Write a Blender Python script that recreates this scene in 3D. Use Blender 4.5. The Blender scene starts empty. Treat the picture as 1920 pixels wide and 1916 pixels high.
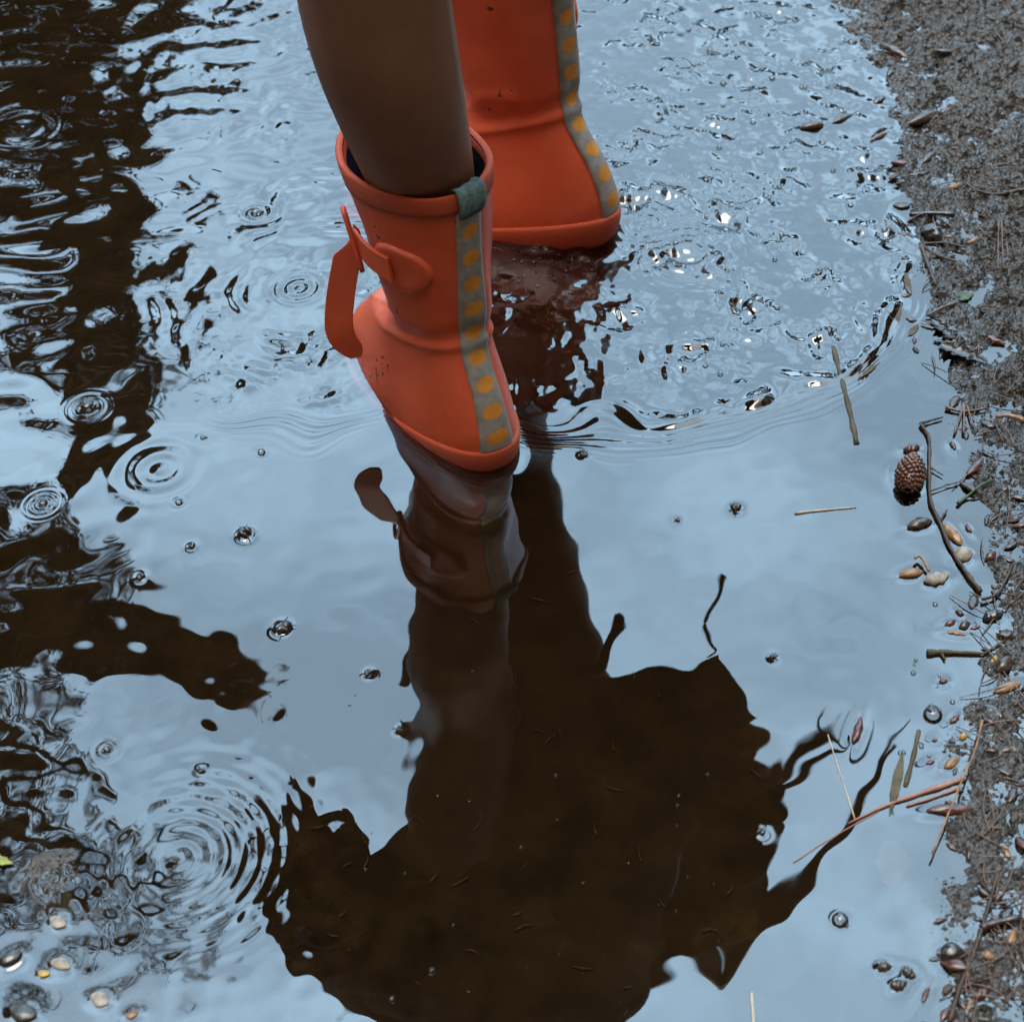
import bpy, bmesh, math, random
import numpy as np
from mathutils import Vector, Matrix
R = math.radians
random.seed(7)
rng = np.random.default_rng(11)
S = bpy.context.scene
C = bpy.data.collections.new("puddle_scene"); S.collection.children.link(C)

# ------------------------------------------------------------------ camera
PITCH = R(47.0); F = 3080.0                     # focal length in pixels of the 1920 px photograph
PPX = 1190                                       # the photograph is an off-centre crop: its optical axis lies right of the middle
DEPTH = 1.10                                    # metres from lens to the near boot's heel
cam_d = bpy.data.cameras.new("camera"); cam = bpy.data.objects.new("camera", cam_d)
C.objects.link(cam); S.camera = cam
cam_d.sensor_width = 36; cam_d.lens = 36 * F / 1920
cam_d.clip_start = 0.02; cam_d.clip_end = 300
SP, CP = math.sin(PITCH), math.cos(PITCH)
FW = Vector((0, CP, -SP)); UP = Vector((0, SP, CP)); RT = Vector((1, 0, 0))
CAM = Vector((0, 0, 0)) - (FW + RT * ((900 - PPX) / F) + UP * (68 / F)) * DEPTH
cam_d.shift_x = (960 - PPX) / 1920
cam.location = CAM; cam.rotation_euler = (math.pi / 2 - PITCH, 0, 0)
cam_d.dof.use_dof = True; cam_d.dof.focus_distance = 1.09; cam_d.dof.aperture_fstop = 11

# ------------------------------------------------------------------ sky and sun
SUN_EL, SUN_AZ = R(84), R(-70)                  # azimuth from +Y, clockwise positive
W = bpy.data.worlds.new("World"); S.world = W; W.use_nodes = True
nt = W.node_tree; bg = nt.nodes["Background"]
sky = nt.nodes.new("ShaderNodeTexSky"); sky.sky_type = 'NISHITA'; sky.sun_disc = False
sky.sun_elevation = SUN_EL; sky.sun_rotation = SUN_AZ
sky.air_density = 1.0; sky.dust_density = 1.2; sky.ozone_density = 1.5
tc = nt.nodes.new("ShaderNodeTexCoord")
mp = nt.nodes.new("ShaderNodeMapping"); mp.inputs['Scale'].default_value = (1.0, 1.0, 2.6)
nz = nt.nodes.new("ShaderNodeTexNoise"); nz.inputs['Scale'].default_value = 3.0; nz.inputs['Detail'].default_value = 5
nz.inputs['Roughness'].default_value = 0.52
cr = nt.nodes.new("ShaderNodeValToRGB"); cr.color_ramp.elements[0].position = 0.38; cr.color_ramp.elements[1].position = 0.60
cr.color_ramp.elements[0].color = (.48, .48, .48, 1); cr.color_ramp.elements[1].color = (1, 1, 1, 1)
mx = nt.nodes.new("ShaderNodeMix"); mx.data_type = 'RGBA'
nt.links.new(tc.outputs['Generated'], mp.inputs[0]); nt.links.new(mp.outputs[0], nz.inputs[0])
nt.links.new(nz.outputs[0], cr.inputs[0]); nt.links.new(cr.outputs[0], mx.inputs[0])
nt.links.new(sky.outputs[0], mx.inputs[6]); mx.inputs[7].default_value = (18.0, 27.5, 36.0, 1)   # thin pale cloud
dt = nt.nodes.new("ShaderNodeVectorMath"); dt.operation = 'DOT_PRODUCT'; dt.inputs[1].default_value = (-.05, .75, .66)
nt.links.new(tc.outputs['Generated'], dt.inputs[0])
mr = nt.nodes.new("ShaderNodeMapRange"); mr.interpolation_type = 'SMOOTHSTEP'     # added dimming: sky light kept ahead, cut at the sides and behind
mr.inputs[1].default_value = .30; mr.inputs[2].default_value = .88; mr.inputs[3].default_value = .08; mr.inputs[4].default_value = 1.0
nt.links.new(dt.outputs['Value'], mr.inputs[0])
wm = nt.nodes.new("ShaderNodeMix"); wm.data_type = 'RGBA'                         # blue ahead; neutral grey added elsewhere for less blue light
mr2 = nt.nodes.new("ShaderNodeMapRange"); mr2.interpolation_type = 'SMOOTHSTEP'; mr2.inputs[1].default_value = .50; mr2.inputs[2].default_value = .86
nt.links.new(dt.outputs['Value'], mr2.inputs[0]); nt.links.new(mr2.outputs[0], wm.inputs[0])
wm.inputs[6].default_value = (27, 24, 21, 1); nt.links.new(mx.outputs[2], wm.inputs[7])
sc_ = nt.nodes.new("ShaderNodeVectorMath"); sc_.operation = 'SCALE'; nt.links.new(wm.outputs[2], sc_.inputs[0]); nt.links.new(mr.outputs[0], sc_.inputs['Scale'])
nt.links.new(sc_.outputs[0], bg.inputs[0]); bg.inputs[1].default_value = 0.15
sd = bpy.data.lights.new("sun", 'SUN'); so = bpy.data.objects.new("sun", sd); C.objects.link(so)
sd.energy = 2.0; sd.angle = R(34); sd.color = (1.0, .85, .70)
sdir = Vector((math.sin(SUN_AZ) * math.cos(SUN_EL), math.cos(SUN_AZ) * math.cos(SUN_EL), math.sin(SUN_EL)))
so.rotation_euler = sdir.to_track_quat('Z', 'Y').to_euler(); so.location = sdir * 5
S.view_settings.view_transform = 'Standard'; S.view_settings.look = 'None'
S.view_settings.exposure = 0.12; S.view_settings.gamma = 1.0
S.render.engine = 'CYCLES'
S.cycles.max_bounces = 8; S.cycles.transparent_max_bounces = 12; S.cycles.caustics_reflective = False

# ------------------------------------------------------------------ where things of the photo stand
def ray(px, py):
    return (FW + RT * ((px - PPX) / F) + UP * ((958 - py) / F))
def at(px, py, z=0.0):                           # point at height z seen at that pixel of the photograph
    d = ray(px, py); t = (z - CAM.z) / d.z
    return CAM + d * t
def mirrored(px, py, Y):                         # real point whose reflection in the water is seen there, at distance Y
    d = ray(px, py); t = (Y - CAM.y) / d.y; p = CAM + d * t
    return Vector((p.x, p.y, -p.z))
def mirrored_h(px, py, h):
    p = at(px, py, -h); return Vector((p.x, p.y, h))
def pxm(px, py, z=0.0):                          # metres per photo pixel there
    p = at(px, py, z); return (p - CAM).dot(FW) / F

# ------------------------------------------------------------------ helpers
def tag(o, label=None, cat=None, group=None, kind=None):
    if label: o["label"] = label
    if cat: o["category"] = cat
    if group: o["group"] = group
    if kind: o["kind"] = kind
    return o
def link(name, me, mat=None, parent=None, smooth=True):
    o = bpy.data.objects.new(name, me); C.objects.link(o)
    if mat: me.materials.append(mat)
    if smooth: me.polygons.foreach_set("use_smooth", [True] * len(me.polygons))
    if parent: o.parent = parent
    return o
def mesh(verts, faces):
    me = bpy.data.meshes.new("m"); me.from_pydata([tuple(v) for v in verts], [], faces); me.update(); return me
def empty(name, loc=(0, 0, 0), rz=0):
    o = bpy.data.objects.new(name, None); C.objects.link(o); o.location = loc; o.rotation_euler = (0, 0, rz)
    o.empty_display_size = .02; return o
def grid_mesh(xs, ys, Z):
    nx, ny = len(xs), len(ys)
    X, Y = np.meshgrid(xs, ys)
    co = np.stack([X, Y, Z], -1).reshape(-1, 3).astype(np.float32)
    idx = np.arange(nx * ny, dtype=np.int32).reshape(ny, nx)
    q = np.stack([idx[:-1, :-1], idx[:-1, 1:], idx[1:, 1:], idx[1:, :-1]], -1).reshape(-1)
    me = bpy.data.meshes.new("grid"); nf = (nx - 1) * (ny - 1)
    me.vertices.add(nx * ny); me.vertices.foreach_set("co", co.reshape(-1))
    me.loops.add(nf * 4); me.loops.foreach_set("vertex_index", q)
    me.polygons.add(nf); me.polygons.foreach_set("loop_start", np.arange(0, nf * 4, 4, dtype=np.int32))
    me.polygons.foreach_set("use_smooth", np.ones(nf, dtype=bool))
    me.update(calc_edges=True); me.validate(); return me
def axis(lo, hi, step, far):
    a = list(np.arange(lo, hi, step)); g = step; l = [lo]; 
    while l[-1] > -far: g *= 1.22; l.append(l[-1] - g)
    g = step; h = [a[-1]]
    while h[-1] < far: g *= 1.22; h.append(h[-1] + g)
    return np.array(l[:0:-1] + a + h[1:])
NF, LF = 2048, 1.6
_k = np.fft.fftfreq(NF, LF / NF)
KX, KY = np.meshgrid(_k, _k)
def field(wl, bw=.45, ax=1.0, ay=1.0, seed=0):    # random swell of wavelength wl (m); gaussian, unit rms
    r = np.random.default_rng(seed)
    n = np.fft.fft2(r.standard_normal((NF, NF)))
    K = np.sqrt((KX * ax) ** 2 + (KY * ay) ** 2) + 1e-9
    n *= np.exp(-(np.log(K * wl) / bw) ** 2)
    f = np.real(np.fft.ifft2(n)); return (f / f.std()).astype(np.float32)
def sample(f, X, Y):
    u = (X / LF * NF) % NF; v = (Y / LF * NF) % NF
    i = np.floor(u).astype(int); j = np.floor(v).astype(int); a = u - i; b = v - j
    i1 = (i + 1) % NF; j1 = (j + 1) % NF; i %= NF; j %= NF
    return (f[j, i] * (1 - a) * (1 - b) + f[j, i1] * a * (1 - b) + f[j1, i] * (1 - a) * b + f[j1, i1] * a * b)
def sst(x, a, b):
    t = np.clip((x - a) / (b - a), 0, 1); return t * t * (3 - 2 * t)

# ------------------------------------------------------------------ materials
def newmat(name):
    m = bpy.data.materials.new(name); m.use_nodes = True
    return m, m.node_tree, m.node_tree.nodes["Principled BSDF"]
def N(t, typ, **kw):
    n = t.nodes.new(typ)
    for k, v in kw.items():
        if k in n.inputs: n.inputs[k].default_value = v
        else: setattr(n, k, v)
    return n
def mottled(name, c1, c2, scale=60, rough=.5, bump=.3, bscale=None, spec=.5, dist=.002, c3=None, coat=0):
    m, t, b = newmat(name)
    co = N(t, "ShaderNodeTexCoord"); n = N(t, "ShaderNodeTexNoise", Scale=scale, Detail=6.0, Roughness=.65)
    t.links.new(co.outputs['Object'], n.inputs['Vector'])
    r = N(t, "ShaderNodeValToRGB"); r.color_ramp.elements[0].position = .35; r.color_ramp.elements[1].position = .65
    r.color_ramp.elements[0].color = (*c1, 1); r.color_ramp.elements[1].color = (*c2, 1)
    if c3: e = r.color_ramp.elements.new(.8); e.color = (*c3, 1)
    t.links.new(n.outputs[0], r.inputs[0]); t.links.new(r.outputs[0], b.inputs['Base Color'])
    n2 = N(t, "ShaderNodeTexNoise", Scale=bscale or scale * 3, Detail=4.0)
    t.links.new(co.outputs['Object'], n2.inputs['Vector'])
    bp = N(t, "ShaderNodeBump", Strength=bump, Distance=dist)
    t.links.new(n2.outputs[0], bp.inputs['Height']); t.links.new(bp.outputs[0], b.inputs['Normal'])
    b.inputs['Roughness'].default_value = rough; b.inputs['Specular IOR Level'].default_value = spec
    if coat: b.inputs['Coat Weight'].default_value = coat; b.inputs['Coat Roughness'].default_value = .12
    return m

# water: clear brownish puddle water under a mirror skin
M_water = bpy.data.materials.new("puddle water"); M_water.use_nodes = True
t = M_water.node_tree; t.nodes.clear()
out = N(t, "ShaderNodeOutputMaterial"); mixs = N(t, "ShaderNodeMixShader")
tr = N(t, "ShaderNodeBsdfTransparent"); tr.inputs[0].default_value = (.70, .62, .50, 1)
gl = N(t, "ShaderNodeBsdfGlossy", Roughness=.0); gl.inputs[0].default_value = (1, 1, 1, 1)
fr = N(t, "ShaderNodeFresnel", IOR=2.0)
t.links.new(fr.outputs[0], mixs.inputs[0]); t.links.new(tr.outputs[0], mixs.inputs[1])
t.links.new(gl.outputs[0], mixs.inputs[2]); t.links.new(mixs.outputs[0], out.inputs[0])

# bubbles
M_bub = bpy.data.materials.new("bubble film"); M_bub.use_nodes = True
t = M_bub.node_tree; t.nodes.clear()
out = N(t, "ShaderNodeOutputMaterial"); mixs = N(t, "ShaderNodeMixShader")
tr = N(t, "ShaderNodeBsdfTransparent"); tr.inputs[0].default_value = (.90, .89, .86, 1)
gl = N(t, "ShaderNodeBsdfGlossy", Roughness=.02); fr = N(t, "ShaderNodeFresnel", IOR=1.6)
t.links.new(fr.outputs[0], mixs.inputs[0]); t.links.new(tr.outputs[0], mixs.inputs[1])
t.links.new(gl.outputs[0], mixs.inputs[2]); t.links.new(mixs.outputs[0], out.inputs[0])

# ground
def ground_material():
    m, t, b = newmat("wet silty ground")
    co = N(t, "ShaderNodeTexCoord")
    n1 = N(t, "ShaderNodeTexNoise", Scale=26.0, Detail=8.0, Roughness=.7)
    n2 = N(t, "ShaderNodeTexNoise", Scale=420.0, Detail=4.0, Roughness=.7)
    n3 = N(t, "ShaderNodeTexVoronoi", Scale=330.0)
    for n in (n1, n2, n3): t.links.new(co.outputs['Object'], n.inputs['Vector'])
    r1 = N(t, "ShaderNodeValToRGB"); e = r1.color_ramp.elements
    e[0].position = .34; e[0].color = (.030, .0235, .0165, 1); e[1].position = .62; e[1].color = (.050, .038, .025, 1)
    q = r1.color_ramp.elements.new(.74); q.color = (.085, .064, .038, 1)
    t.links.new(n1.outputs[0], r1.inputs[0])
    # drier, greyer grit above the waterline
    geo = N(t, "ShaderNodeNewGeometry"); sp = N(t, "ShaderNodeSeparateXYZ"); t.links.new(geo.outputs['Position'], sp.inputs[0])
    mr = N(t, "ShaderNodeMapRange"); mr.inputs[1].default_value = -.007; mr.inputs[2].default_value = .000
    t.links.new(sp.outputs['Z'], mr.inputs[0])
    r2 = N(t, "ShaderNodeValToRGB"); e = r2.color_ramp.elements
    e[0].position = .38; e[0].color = (.018, .0165, .0145, 1); e[1].position = .66; e[1].color = (.088, .080, .070, 1)
    t.links.new(n2.outputs[0], r2.inputs[0])
    mx = N(t, "ShaderNodeMix", data_type='RGBA'); t.links.new(mr.outputs[0], mx.inputs[0])
    t.links.new(r1.outputs[0], mx.inputs[6]); t.links.new(r2.outputs[0], mx.inputs[7])
    t.links.new(mx.outputs[2], b.inputs['Base Color'])
    add = N(t, "ShaderNodeMath", operation='ADD'); t.links.new(n2.outputs[0], add.inputs[0]); t.links.new(n3.outputs[0], add.inputs[1])
    bp = N(t, "ShaderNodeBump", Strength=.9, Distance=.0012); t.links.new(add.outputs[0], bp.inputs['Height'])
    sb = N(t, "ShaderNodeMapRange"); sb.inputs[3].default_value = .08; sb.inputs[4].default_value = .9; t.links.new(mr.outputs[0], sb.inputs[0]); t.links.new(sb.outputs[0], bp.inputs['Strength'])
    t.links.new(bp.outputs[0], b.inputs['Normal'])
    for lo, hi, nm_ in ((.9, .17, 'Roughness'), (.0, .8, 'Specular IOR Level')):     # drowned silt has no gloss of its own
        q2 = N(t, "ShaderNodeMapRange"); q2.inputs[3].default_value = lo; q2.inputs[4].default_value = hi; t.links.new(mr.outputs[0], q2.inputs[0]); t.links.new(q2.outputs[0], b.inputs[nm_])
    return m
M_ground = ground_material()

def rubber(name, col, dirt=.25):
    m, t, b = newmat(name)
    co = N(t, "ShaderNodeTexCoord")
    n = N(t, "ShaderNodeTexNoise", Scale=22.0, Detail=6.0, Roughness=.6)
    t.links.new(co.outputs['Object'], n.inputs['Vector'])
    r = N(t, "ShaderNodeValToRGB"); e = r.color_ramp.elements
    e[0].position = .3; e[0].color = (col[0] * .84, col[1] * .72, col[2] * .72, 1); e[1].position = .7; e[1].color = (*col, 1)
    t.links.new(n.outputs[0], r.inputs[0])
    n2 = N(t, "ShaderNodeTexNoise", Scale=170.0, Detail=2.0, Roughness=.5)
    t.links.new(co.outputs['Object'], n2.inputs['Vector'])
    n4 = N(t, "ShaderNodeTexNoise", Scale=18.0, Detail=2.0); t.links.new(co.outputs['Object'], n4.inputs['Vector'])
    ad = N(t, "ShaderNodeMath", operation='MULTIPLY'); t.links.new(n2.outputs[0], ad.inputs[0]); t.links.new(n4.outputs[0], ad.inputs[1])
    th = N(t, "ShaderNodeValToRGB"); e = th.color_ramp.elements; e[0].position = .405; e[1].position = .425
    t.links.new(ad.outputs[0], th.inputs[0])
    mx = N(t, "ShaderNodeMix", data_type='RGBA'); t.links.new(th.outputs[0], mx.inputs[0]); t.links.new(r.outputs[0], mx.inputs[6])
    mx.inputs[7].default_value = (.05, .032, .02, 1)
    sz = N(t, "ShaderNodeSeparateXYZ"); t.links.new(co.outputs['Object'], sz.inputs[0])
    hz = N(t, "ShaderNodeMapRange"); hz.inputs[1].default_value = .055; hz.inputs[2].default_value = .012; t.links.new(sz.outputs['Z'], hz.inputs[0])
    n6 = N(t, "ShaderNodeTexNoise", Scale=70.0, Detail=5.0, Roughness=.7); t.links.new(co.outputs['Object'], n6.inputs['Vector'])
    m6 = N(t, "ShaderNodeMath", operation='MULTIPLY'); t.links.new(hz.outputs[0], m6.inputs[0]); t.links.new(n6.outputs[0], m6.inputs[1])
    r6 = N(t, "ShaderNodeMapRange"); r6.inputs[1].default_value = .22; r6.inputs[2].default_value = .75; r6.inputs[4].default_value = .6; t.links.new(m6.outputs[0], r6.inputs[0])
    mz = N(t, "ShaderNodeMix", data_type='RGBA'); t.links.new(r6.outputs[0], mz.inputs[0]); t.links.new(mx.outputs[2], mz.inputs[6]); mz.inputs[7].default_value = (.20, .060, .026, 1)
    t.links.new(mz.outputs[2], b.inputs['Base Color'])
    n3 = N(t, "ShaderNodeTexNoise", Scale=900.0, Detail=2.0); t.links.new(co.outputs['Object'], n3.inputs['Vector'])
    n5 = N(t, "ShaderNodeTexNoise", Scale=45.0, Detail=3.0); t.links.new(co.outputs['Object'], n5.inputs['Vector'])
    a2 = N(t, "ShaderNodeMath", operation='MULTIPLY_ADD'); a2.inputs[1].default_value = 4.0
    t.links.new(n5.outputs[0], a2.inputs[0]); t.links.new(n3.outputs[0], a2.inputs[2])
    bp = N(t, "ShaderNodeBump", Strength=.35, Distance=.0005); t.links.new(a2.outputs[0], bp.inputs['Height'])
    t.links.new(bp.outputs[0], b.inputs['Normal'])
    b.inputs['Coat Weight'].default_value = .30; b.inputs['Coat Roughness'].default_value = .22; b.inputs['Coat IOR'].default_value = 1.4
    rr = N(t, "ShaderNodeMapRange"); rr.inputs[3].default_value = .38; rr.inputs[4].default_value = .62
    t.links.new(n.outputs[0], rr.inputs[0]); t.links.new(rr.outputs[0], b.inputs['Roughness'])
    return m
M_rub = rubber("orange rubber", (.86, .135, .045))
def ribbed():
    m, t, b = newmat("ribbed orange rubber")
    uv = N(t, "ShaderNodeUVMap"); w = N(t, "ShaderNodeTexWave", Scale=1.0, Distortion=0.0)
    mp = N(t, "ShaderNodeMapping"); mp.inputs['Scale'].default_value = (290, 290, 1); mp.inputs['Rotation'].default_value = (0, 0, .9)
    t.links.new(uv.outputs[0], mp.inputs[0]); t.links.new(mp.outputs[0], w.inputs[0])
    r = N(t, "ShaderNodeValToRGB"); e = r.color_ramp.elements
    e[0].color = (.60, .084, .030, 1); e[1].color = (.84, .130, .045, 1)
    t.links.new(w.outputs[0], r.inputs[0]); t.links.new(r.outputs[0], b.inputs['Base Color'])
    bp = N(t, "ShaderNodeBump", Strength=.8, Distance=.0006); t.links.new(w.outputs[1], bp.inputs['Height']); t.links.new(bp.outputs[0], b.inputs['Normal'])
    b.inputs['Roughness'].default_value = .5
    return m
M_rib = ribbed()
def stripe_mat():
    m, t, b = newmat("grey reflective tape with amber dots")
    uv = N(t, "ShaderNodeUVMap"); sp = N(t, "ShaderNodeSeparateXYZ"); t.links.new(uv.outputs[0], sp.inputs[0])
    f = N(t, "ShaderNodeMath", operation='FRACT'); t.links.new(sp.outputs[1], f.inputs[0])
    s1 = N(t, "ShaderNodeMath", operation='SUBTRACT'); t.links.new(f.outputs[0], s1.inputs[0]); s1.inputs[1].default_value = .5
    s2 = N(t, "ShaderNodeMath", operation='SUBTRACT'); t.links.new(sp.outputs[0], s2.inputs[0]); s2.inputs[1].default_value = .5
    cb = N(t, "ShaderNodeCombineXYZ"); t.links.new(s1.outputs[0], cb.inputs[1])
    m2 = N(t, "ShaderNodeMath", operation='MULTIPLY'); t.links.new(s2.outputs[0], m2.inputs[0]); m2.inputs[1].default_value = .86
    t.links.new(m2.outputs[0], cb.inputs[0])
    ln = N(t, "ShaderNodeVectorMath", operation='LENGTH'); t.links.new(cb.outputs[0], ln.inputs[0])
    r = N(t, "ShaderNodeMapRange"); r.inputs[1].default_value = .265; r.inputs[2].default_value = .295
    t.links.new(ln.outputs['Value'], r.inputs[0])
    mx = N(t, "ShaderNodeMix", data_type='RGBA'); t.links.new(r.outputs[0], mx.inputs[0])
    n = N(t, "ShaderNodeTexNoise", Scale=120.0, Detail=5.0); co = N(t, "ShaderNodeTexCoord"); t.links.new(co.outputs['Object'], n.inputs['Vector'])
    r2 = N(t, "ShaderNodeValToRGB"); e = r2.color_ramp.elements; e[0].position = .3; e[1].position = .7
    e[0].color = (.22, .20, .175, 1); e[1].color = (.40, .37, .33, 1); t.links.new(n.outputs[0], r2.inputs[0])
    r3 = N(t, "ShaderNodeValToRGB"); e = r3.color_ramp.elements; e[0].position = .3; e[1].position = .7
    e[0].color = (.62, .23, .03, 1); e[1].color = (.80, .33, .045, 1); t.links.new(n.outputs[0], r3.inputs[0])
    t.links.new(r3.outputs[0], mx.inputs[6]); t.links.new(r2.outputs[0], mx.inputs[7])
    t.links.new(mx.outputs[2], b.inputs['Base Color']); b.inputs['Roughness'].default_value = .42
    bp = N(t, "ShaderNodeBump", Strength=.3, Distance=.0004); t.links.new(n.outputs[0], bp.inputs['Height']); t.links.new(bp.outputs[0], b.inputs['Normal'])
    return m
M_stripe = stripe_mat()
M_tab = mottled("grey green woven tab", (.10, .17, .165), (.20, .29, .275), 300, .9, .6, 900, .1, .0008)
M_lin = mottled("dark navy boot lining", (.008, .008, .014), (.018, .017, .028), 200, .95, .3, spec=.1)
M_skin = mottled("tanned skin", (.24, .105, .062), (.32, .15, .09), 14, .5, .12, 260, .35, .0006)
M_coat = mottled("dark brown cloth", (.020, .015, .014), (.035, .026, .022), 40, .9, .5, 300, .1, .001)
M_hair = mottled("brown hair", (.03, .017, .01), (.06, .035, .02), 80, .6, .6, 300)
M_red = mottled("crimson cord", (.32, .012, .02), (.42, .02, .03), 120, .7, .4)
M_bark = mottled("wet brown bark", (.035, .022, .014), (.085, .055, .035), 90, .42, .7, 260, .5, .002)
M_seedr = mottled("wet red brown seed", (.045, .016, .011), (.13, .045, .03), 150, .28, .5, 500, .6, .0008, coat=.4)
M_seedb = mottled("wet dark brown seed", (.020, .013, .010), (.070, .042, .028), 150, .28, .5, 500, .6, .0008, coat=.4)
M_seedt = mottled("tan seed", (.17, .085, .035), (.42, .23, .10), 150, .35, .4, 500, .5, .0008, coat=.3)
M_seedy = mottled("yellow seed", (.38, .22, .05), (.60, .40, .10), 150, .35, .3, 500, .5, .0006, coat=.3)
M_cream = mottled("cream chip", (.20, .17, .13), (.52, .47, .39), 130, .5, .4, 500, .4, .0008)
M_black = mottled("wet black crumb", (.008, .007, .006), (.030, .024, .020), 200, .2, .6, 500, .7, .0008, coat=.6)
M_green = mottled("wet green leaf", (.03, .06, .025), (.10, .15, .05), 120, .35, .4, 400, .5, .0006)
M_lime = mottled("lime leaf", (.22, .28, .05), (.36, .40, .10), 120, .4, .3)
M_olive = mottled("waterlogged olive leaf", (.060, .048, .026), (.13, .105, .06), 90, .6, .6, 400, .3, .001)
M_needle = mottled("wet pine needle", (.09, .05, .03), (.20, .12, .075), 100, .35, .3, spec=.5, coat=.3)
M_straw = mottled("pale straw", (.42, .34, .25), (.62, .53, .42), 100, .5, .3)
M_pink = mottled("pinkish brown needle", (.28, .12, .08), (.42, .22, .16), 100, .4, .3)
M_grit = mottled("dark grit", (.02, .019, .018), (.075, .07, .06), 300, .3, .5, 700, .6, .0006, coat=.4)
M_leaf = mottled("tree leaf", (.018, .030, .010), (.045, .065, .022), 3, .6, .2, 40, .3)
M_trunk = mottled("tree bark", (.03, .024, .018), (.07, .055, .042), 8, .9, .8, 30, .2, .02)

# ------------------------------------------------------------------ ground (sheet with the puddle's hollow)
SHORE = [(1500, -120), (1560, 0), (1660, 130), (1700, 290), (1735, 400), (1740, 520), (1765, 640), (1790, 740), (1835, 830),
         (1868, 930), (1868, 1020), (1862, 1120), (1862, 1220), (1846, 1320), (1838, 1420), (1850, 1540), (1832, 1660), (1812, 1800), (1790, 1916), (1775, 2050)]
sh = sorted([(at(a, b).y, at(a, b).x) for a, b in SHORE])
shy = np.array([p[0] for p in sh]); shx = np.array([p[1] for p in sh])
f_g1 = field(.22, .6, seed=1); f_g2 = field(.045, .6, seed=2); f_g3 = field(.010, .6, seed=3); f_g4 = field(.0045, .45, seed=4)
MND = at(-30, 1960); 
def terrain(X, Y):
    X = np.asarray(X, float); Y = np.asarray(Y, float)
    xs = np.interp(Y, shy, shx); xs = np.where(Y > shy[-1], shx[-1] - (Y - shy[-1]) * .35, xs); xs = np.where(Y < shy[0], shx[0] - (shy[0] - Y) * .3, xs)
    s = X - xs + .004 * sample(f_g2, X, Y)
    left = -1.9 - X; back = -Y - 1.1; front = Y - 3.0
    far = np.maximum(np.maximum(left, back), front)
    g = np.maximum(s, far)
    z = np.where(g < 0, -.034 * (1 - np.exp(g / .10)) , .0040 * sst(g, 0, .10) + .012 * np.clip(g, 0, 1.2))
    z += .0035 * sst(g, -.06, .02) - .0030
    # stony rise at the lower left
    d = np.hypot((X - MND.x) / .17, (Y - MND.y) / .15) + .10 * sample(f_g2, X, Y)
    z = z + (.0335 * (1 - sst(d, .35, 1.55))) * (g < -.05)
    rough = .05 + 1.15 * sst(g, -.05, .03) + .5 * (1 - sst(d, .5, 1.5))
    near = np.exp(-np.maximum(np.hypot(X, Y) - 1.0, 0) * 1.5)
    z += near * rough * ((.0006 + .0010 * sst(g, .0, .05)) * sample(f_g2, X, Y) + (.0004 + .0009 * sst(g, .0, .05)) * sample(f_g3, X, Y) + .00060 * sample(f_g4, X, Y))
    z += near * sst(g, -.015, .04) * (.0022 * np.clip(sample(f_g3, Y, X) - .6, 0, 2) + .002 * sample(f_g2, Y, X))
    z += .004 * sample(f_g1, X, Y) * (g < 0)
    return z
def gz(x, y): return float(terrain(np.array([x]), np.array([y]))[0])
xs = axis(-.50, .54, .0015, 60); ys = axis(-.42, .68, .0015, 60)
XX, YY = np.meshgrid(xs, ys)
ZG = terrain(XX, YY)
ground = link("ground", grid_mesh(xs, ys, ZG), M_ground); tag(ground, kind="structure")

# ------------------------------------------------------------------ boot and person placement
LB = at(942, 884, 0.0); RB = at(1160, 446, .000)              # heels at the waterline
# drop rings / floaters: (px, py, radius_m, wavelength, amplitude)
RINGS = [(165, 765, .020, .0055, .00032), (80, 945, .017, .0042, .00028), (480, 400, .020, .006, .00035), (1535, 515, .014, .005, .0003),
         (335, 1610, .085, .0085, .00013), (490, 848, .010, .004, .00016), (380, 820, .007, .004, .00012), (200, 1405, .011, .0045, .0002),
         (335, 942, .008, .004, .00015), (1390, 370, .030, .010, .0005), (560, 540, .030, .008, .0004), (1210, 420, .05, .009, .0005),
         (40, 240, .05, .014, .0003), (1290, 470, .06, .0085, .0005), (1575, 1724, .009, .005, .00012), (300, 880, .045, .016, .00018)]
FLOAT = [(1380, 955, 13), (1270, 976, 6), (462, 1003, 18), (530, 1178, 19), (265, 1083, 10), (360, 1025, 8), (692, 1264, 10),
         (750, 1368, 9), (1095, 853, 10), (1450, 1232, 8), (445, 155, 9), (375, 1445, 8), (1426, 1561, 10)]

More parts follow.
